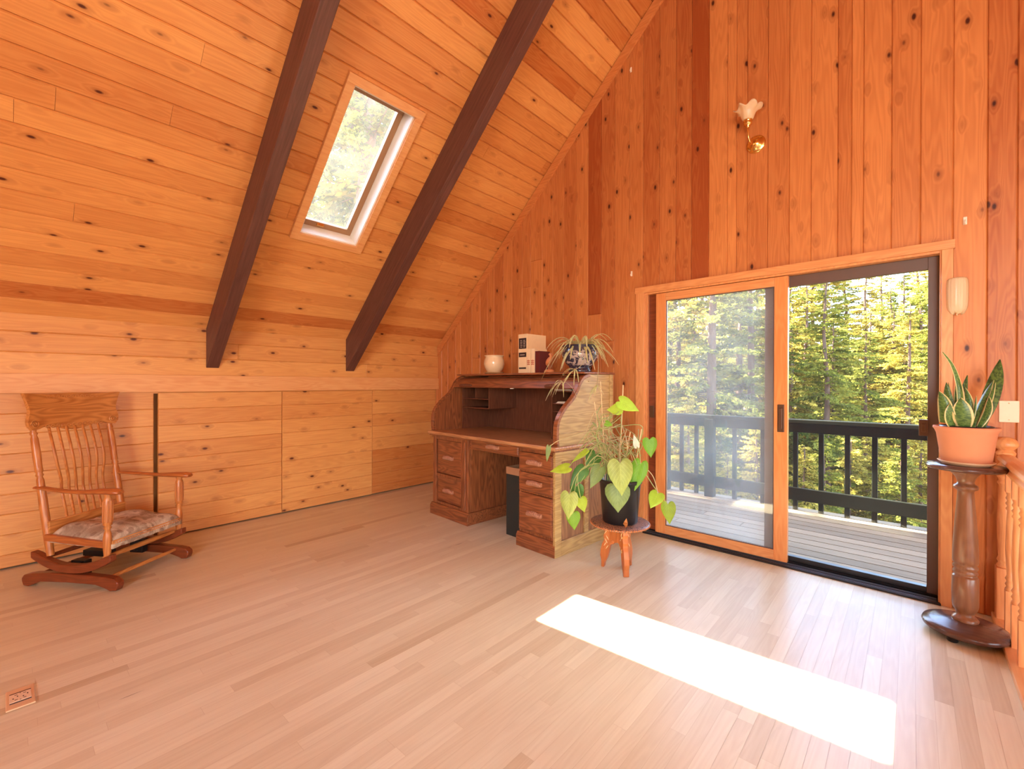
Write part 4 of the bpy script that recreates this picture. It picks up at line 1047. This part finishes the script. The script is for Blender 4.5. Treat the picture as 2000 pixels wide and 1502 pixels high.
STK = [([3.006, -0.918, 1.296], [3.035, -0.895, 0.60]), ([2.975, -0.946, 1.155], [3.022, -0.890, 0.60]), ([3.122, -0.815, 1.272], [3.103, -0.834, 0.60]), ([3.16, -0.783, 0.948], [3.117, -0.822, 0.60]), ([3.22, -0.735, 0.969], [3.175, -0.775, 0.60])]
for i, (a, b) in enumerate(STK):
    mb = MB(); mb.tube([V(b) - PO, V(a) - PO], .0042 if i > 1 else .003, 8); obj('stake', mb, M['stake'], ph)
for i, (b, t, wd, tone) in enumerate(LEAVES):
    heart(b, t, wd, tone, roll=r.uniform(-.25, .25), curl=r.uniform(.05, .18))
    B = V(b) - PO
    q = V((r.uniform(-.07, .07), r.uniform(-.07, .07), .26))
    if i == 8: mids = [V((-.10, -.12, .55)), V((-.15, -.28, .47))]
    elif i == 9: mids = [V((-.08, -.12, .60)), V((-.22, -.36, .58))]
    elif i in (14, 16, 17): mids = [V((-.08, -.12, .40)), V((-.14, -.30, .36))]
    elif i in (6, 7): mids = [V((.10, .0, .42)), V((.20, .06, .34)) if i == 6 else V((.22, .08, .24))]
    else: mids = [(q + B) / 2 + V((r.uniform(-.06, .06), r.uniform(-.06, .06), r.uniform(.08, .22)))]
    if i in (3, 4): mids = [V((.0, .0, .55)), V((.02, -.02, .75))]
    mb = MB(); mb.tube(smooth_path([q, *mids, B], 7), .0026, 6); obj('stem', mb, M['stem'] if i % 3 else M['stemb'], ph)
# tangle of bare vines around the stakes
for i in range(46):
    a, b = r.choice(STK), r.choice(STK)
    p0 = V(a[1]).lerp(V(a[0]), r.uniform(.2, .75)) - PO; p3 = V(b[1]).lerp(V(b[0]), r.uniform(.3, .85)) - PO
    if (p0 - p3).length < .05: p3 += V((r.uniform(-.14, .08), r.uniform(-.1, .1), r.uniform(-.05, .1)))
    p1 = p0.lerp(p3, .33) + V((r.uniform(-.12, .08), r.uniform(-.12, .06), r.uniform(-.06, .14))); p2 = p0.lerp(p3, .66) + V((r.uniform(-.12, .08), r.uniform(-.12, .06), r.uniform(-.1, .1)))
    p0.z = max(p0.z, .27); p1.z = max(p1.z, .32); p2.z = max(p2.z, .32)
    mb = MB(); mb.tube(smooth_path([p0, p1, p2, p3], 6), r.uniform(.0019, .0033), 5); obj('vine', mb, M['stemb'] if i % 2 else M['stem'], ph)
for i in range(10):   # loose loops reaching toward the desk
    q = V((r.uniform(-.06, .02), r.uniform(-.08, 0), .27)); e = V((r.uniform(-.22, -.05), r.uniform(-.30, -.10), r.uniform(.28, .62)))
    mb = MB(); mb.tube(smooth_path([q, q.lerp(e, .5) + V((0, 0, r.uniform(.1, .3))), e], 8), .0018, 5); obj('vine', mb, M['stem'], ph)
mb = MB()
mb.mesh([V((.098, -.095, .06)), V((.085, -.105, .035)), V((.11, -.10, .03)), V((.10, -.115, .010)), V((.118, -.118, .022)), V((.103, -.125, -.0)), V((.075, -.10, .018))], [(0, 1, 2), (1, 3, 4, 2), (3, 5, 4), (1, 6, 3)], smooth=False)
obj('dry_leaf', mb, M['deadleaf'], ph)

# ------------------------------------------------------------------ pedestal with snake plant
PX, PY = 4.815, -.385
pd = thing('plant_pedestal', 'turned walnut plant pedestal on a dark round base by the stair rail', 'stand', (PX, PY, 0))
mb = MB(); mb.lathe([(.001, .024), (.150, .024), (.162, .032), (.166, .044), (.160, .056), (.130, .066), (.070, .074), (.052, .080), (.001, .08)], 64); obj('base', mb, M['walnutd'], pd)
for k in range(3):
    a = 2.2 + k * 2.094; mb = MB(); mb.lathe([(.018, 0), (.022, .004), (.022, .026)], 14, Matrix.Translation((.125 * math.cos(a), .125 * math.sin(a), 0))); obj('foot', mb, M['black'], pd)
mb = MB(); mb.lathe([(.050, .078), (.052, .088), (.044, .098), (.036, .106), (.034, .116), (.038, .126), (.046, .140), (.050, .160), (.051, .215), (.050, .300), (.046, .308), (.040, .312), (.047, .322), (.047, .330), (.040, .337), (.047, .346), (.048, .356), (.041, .364), (.047, .372), (.049, .384), (.049, .42), (.046, .50), (.040, .60), (.033, .70), (.031, .735), (.033, .742), (.045, .750), (.048, .758), (.044, .768), (.034, .774), (.032, .786), (.037, .804), (.048, .822), (.056, .830), (.056, .845), (.03, .846)], 40); obj('column', mb, M['walnut'], pd)
mb = MB(); mb.lathe([(.001, .845), (.120, .845), (.146, .849), (.153, .856), (.153, .864), (.147, .872), (.001, .873)], 64); obj('top', mb, M['walnutd'], pd)
t = thing('pot_saucer', 'pale clay saucer under the terracotta pot on the pedestal', 'saucer', (PX, PY, .873))
mb = MB(); mb.lathe([(.001, 0), (.088, 0), (.100, .010), (.108, .018), (.105, .020), (.094, .014), (.085, .008), (.001, .008)], 48); obj('saucer', mb, M['ivory'], t)
t = thing('potted_snake_plant', 'snake plant with striped upright leaves in a terracotta pot on the pedestal', 'plant', (PX, PY, .881))
mb = MB(); mb.lathe([(.001, 0), (.088, 0), (.093, .006), (.112, .150), (.118, .166), (.125, .176), (.124, .186), (.117, .187), (.110, .176), (.106, .16), (.001, .155)], 56); obj('pot', mb, M['terra'], t)
mb = MB(); mb.lathe([(.096, .158), (.101, .190), (.097, .191), (.094, .178), (.001, .178)], 44); obj('liner', mb, M['blackpot'], t)
TP = V((PX, PY, .881))
SNK = [([4.728, -0.46, 1.085], [4.712, -0.474, 1.247], 0.033, 0), ([4.757, -0.363, 1.065], [4.75, -0.36, 1.291], 0.010, 0), ([4.772, -0.395, 1.065], [4.740, -0.423, 1.292], 0.024, 1), ([4.761, -0.455, 1.065], [4.753, -0.478, 1.185], 0.026, 0),
 ([4.795, -0.403, 1.065], [4.787, -0.408, 1.32], 0.025, 0), ([4.806, -0.455, 1.065], [4.791, -0.471, 1.215], 0.042, 0), ([4.825, -0.330, 1.065], [4.816, -0.315, 1.266], 0.023, 0), ([4.806, -0.33, 1.065], [4.824, -0.295, 1.33], 0.018, 1),
 ([4.839, -0.370, 1.065], [4.921, -0.288, 1.306], 0.019, 0), ([4.862, -0.340, 1.065], [4.947, -0.232, 1.411], 0.036, 1), ([4.872, -0.348, 1.065], [4.955, -0.218, 1.30], 0.027, 1), ([4.861, -0.383, 1.065], [4.899, -0.348, 1.221], 0.018, 0), ([4.833, -0.367, 1.065], [4.854, -0.348, 1.224], 0.007, 0), ([4.86, -0.375, 1.065], [4.925, -0.30, 1.29], 0.012, 0)]
r = random.Random(8)
for i, (b, tp_, wd, kind) in enumerate(SNK):
    B, T = V(b) - TP, V(tp_) - TP; N = (CAM - V(b)); N.z = 0; N.normalize(); sd = V((0, 0, 1)).cross(N)
    sd = (Matrix.Rotation(r.uniform(-.5, .5), 3, 'Z') @ sd)
    bow = sd * r.uniform(-.014, .014)
    pts = [B.lerp(T, k / 9) + bow * math.sin(math.pi * k / 9) for k in range(10)]
    wv = [.60, .78, .92, 1.0, 1.0, .96, .86, .68, .40, .04]
    mb = MB(); mb.strip(pts, [wd * x * .9 for x in wv], sd, .35 if i % 2 else -.25)
    lf = obj('leaf', mb, M['snakeb'] if kind else M['snake'], t); sm = lf.modifiers.new('thick', 'SOLIDIFY'); sm.thickness = .003
pts = smooth_path([V(p) - TP for p in ([4.797, -0.403, 1.065], [4.792, -0.403, 1.233], [4.779, -0.414, 1.32], [4.757, -0.434, 1.391], [4.724, -0.463, 1.447])], 3)
n = len(pts); mb = MB(); mb.strip(pts, [.014 * (1 - .93 * (k / (n - 1)) ** 1.3) + .001 for k in range(n)], V((1, 0, 0)), .5); obj('leaf', mb, M['snake'], t)

# ------------------------------------------------------------------ stair balustrade on the right
bl = thing('balustrade', 'pine stair balustrade with turned spindles at the right edge behind the pedestal', 'balustrade', (4.985, 0, 0))
mb = MB(); y0 = -.075
def turned(zs, x=0, y=0):
    mb.lathe(zs, 20, Matrix.Translation((x, y, 0)))
mb.box(-.035, .035, y0 - .035, y0 + .035, 0, .30); mb.box(-.035, .035, y0 - .035, y0 + .035, .80, .90)
turned([(.03, .30), (.034, .31), (.026, .325), (.032, .34), (.026, .36), (.030, .45), (.032, .55), (.027, .68), (.024, .74), (.032, .755), (.025, .77), (.034, .79), (.03, .80)], 0, y0)
turned([(.036, .90), (.040, .915), (.028, .93), (.048, .95), (.050, .965), (.040, .985), (.024, .998), (.001, 1.0)], 0, y0)
obj('newel_post', mb, M['balus'], bl, .002)
mb = MB(); rp = [(-.030, .838), (.030, .838), (.034, .855), (.024, .868), (.036, .885), (.030, .902), (.012, .910), (-.012, .910), (-.030, .902), (-.036, .885), (-.024, .868), (-.034, .855)]
mb.prism(rp, -2.6, y0 - .03, lambda a, b, t: V((a, t, b))); obj('handrail', mb, M['trimy'], bl, .002)
mb = MB(); mb.box(-.045, .05, -2.6, .07, .0, .03); obj('shoe_rail', mb, M['trimy'], bl, .003)
for k in range(13):
    y = -.255 - .19 * k; mb = MB()
    mb.box(-.019, .019, y - .019, y + .019, .03, .235); mb.box(-.019, .019, y - .019, y + .019, .735, .84)
    turned([(.018, .235), (.020, .245), (.014, .255), (.020, .268), (.014, .282), (.020, .296), (.013, .312), (.016, .36), (.0195, .45), (.017, .56), (.013, .640), (.019, .652), (.013, .664), (.020, .678), (.013, .690), (.019, .705), (.014, .718), (.018, .735)], 0, y)
    obj('baluster', mb, M['balus'], bl)

# ------------------------------------------------------------------ wall fittings (gable-local positions)
def gthing(nm, label, cat, s_, z, y=0.0, group=None): return thing(nm, label, cat, G(s_, y, z), GA, group)
t = gthing('wall_sconce', 'brass wall sconce with frilled glass shade high on the plank wall', 'wall lamp', 3.752, 3.03)
RX = Matrix.Rotation(math.pi / 2, 4, 'X')
mb = MB(); mb.lathe([(.062, 0), (.064, .006), (.057, .012), (.050, .012), (.043, .022), (.030, .030), (.020, .038), (.001, .04)], 36, RX); obj('back_plate', mb, M['brass'], t)
arm = smooth_path([(0, -.035, 0), (-.006, -.075, -.022), (-.016, -.115, -.006), (-.020, -.13, .05), (-.021, -.13, .085)], 6)
mb = MB(); mb.tube(arm, .006, 12); mb.ball((-.002, -.06, -.018), .011, 12); obj('arm', mb, M['brass'], t)
mb = MB(); mb.lathe([(.006, .075), (.016, .082), (.012, .09), (.026, .098), (.029, .110), (.024, .116), (.030, .122), (.030, .130), (.02, .131)], 24, Matrix.Translation((-.021, -.13, 0))); obj('socket_cup', mb, M['brass'], t)
mb = MB()
def ruff(q, a, s_): 
    k = max(0, s_ - .35); return V((q.x * (1 + .20 * k * math.sin(6 * a)), q.y * (1 + .20 * k * math.sin(6 * a)), q.z + .034 * k * k * math.sin(6 * a + 1.2)))
mb.lathe([(.026, .125), (.034, .135), (.041, .150), (.046, .166), (.051, .180), (.060, .194), (.073, .206), (.084, .214)], 72, Matrix.Translation((-.021, -.13, 0)), cap=False, wob=ruff)
o = obj('glass_shade', mb, M['frost'], t); q = o.modifiers.new('thick', 'SOLIDIFY'); q.thickness = .004
t = gthing('glass_sconce', 'small ribbed glass half-shade sconce to the right of the door frame', 'wall lamp', 4.800, 1.79)
mb = MB(); mb.box(-.032, .032, -.006, 0, -.075, .085); obj('back_plate', mb, M['brass'], t, .003)
mb = MB(); vs = []; n = 28; prof = [(.016, -.100), (.030, -.094), (.040, -.082), (.0445, -.06), (.046, .0), (.046, .06), (.044, .085), (.040, .094), (.034, .098)]
for (rr, z) in prof:
    for k in range(n + 1):
        a = math.pi * k / n; w_ = 1 + .035 * math.cos(18 * a)
        zz = z - (.012 * abs(math.sin(2.5 * a)) if z < -.085 else 0)
        vs.append(V((-rr * w_ * math.cos(a), -.004 - rr * w_ * 1.15 * math.sin(a), zz)))
mb.mesh(vs, [(i * (n + 1) + k, i * (n + 1) + k + 1, (i + 1) * (n + 1) + k + 1, (i + 1) * (n + 1) + k) for i in range(len(prof) - 1) for k in range(n)], smooth=True)
o = obj('glass_shade', mb, M['frost'], t); q = o.modifiers.new('thick', 'SOLIDIFY'); q.thickness = .004
mb = MB(); mb.tube([(0, -.03, -.107), (0, -.03, -.118)], [.005, .002], 8); obj('finial', mb, M['frost'], t)
t = gthing('blank_wall_plate', 'blank almond wall plate above the stair rail', 'wall plate', 5.003, 1.135)
mb = MB(); mb.box(-.038, .038, -.007, 0, -.059, .059); obj('plate', mb, M['plate'], t, .004)
for z in (-.045, .045):
    mb = MB(); mb.lathe([(.0035, .007), (.003, .0085), (.001, .0085)], 10, Matrix.Translation((0, 0, z)) @ RX); obj('screw', mb, M['ivory'], t)
for s_, z, lab in ((2.757, 2.25, 'tiny white hook above the left corner of the door casing'), (4.832, 2.21, 'tiny white hook above the right corner of the door casing'), (2.745, 4.05, 'tiny white hook high up near the ceiling trim')):
    t = gthing('wall_hook', lab, 'hook', s_, z, 0, 'small white hooks')
    mb = MB(); mb.box(-.008, .008, -.004, 0, -.022, .022); obj('plate', mb, M['hook'], t, .002)
    mb = MB(); mb.tube(smooth_path([(0, -.004, .004), (0, -.016, -.004), (0, -.018, -.016), (0, -.010, -.02)], 4), .003, 8); obj('prong', mb, M['hook'], t)
t = thing('floor_outlet', 'almond power outlet set into the floor in the near left corner', 'outlet', (1.912, -3.597, 0))
mb = MB(); mb.box(-.082, .082, -.0405, .0405, 0, .006); obj('plate', mb, M['ivory'], t, .003)
mb = MB(); mb.box(-.034, .034, -.030, .030, .006, .009); rc = obj('receptacle', mb, M['plate'], t, .001)
mb = MB()
for dx, dy, a, b in ((-.020, .012, .003, .007), (-.020, -.012, .003, .007), (.020, .012, .003, .007), (.020, -.012, .003, .007), (-.006, .02, .007, .003), (.006, -.02, .007, .003), (-.006, -.008, .006, .003), (.006, .008, .006, .003), (-.028, 0, .003, .003), (.028, 0, .003, .003)):
    mb.box(dx - a * .6, dx + a * .6, dy - b * .6, dy + b * .6, .0088, .0094)
obj('slots', mb, M['hole'], rc)
mb = MB(); mb.box(-.041, -.037, -.030, .030, .006, .008); mb.box(.037, .041, -.030, .030, .006, .008); obj('slide_groove', mb, M['hole'], t)
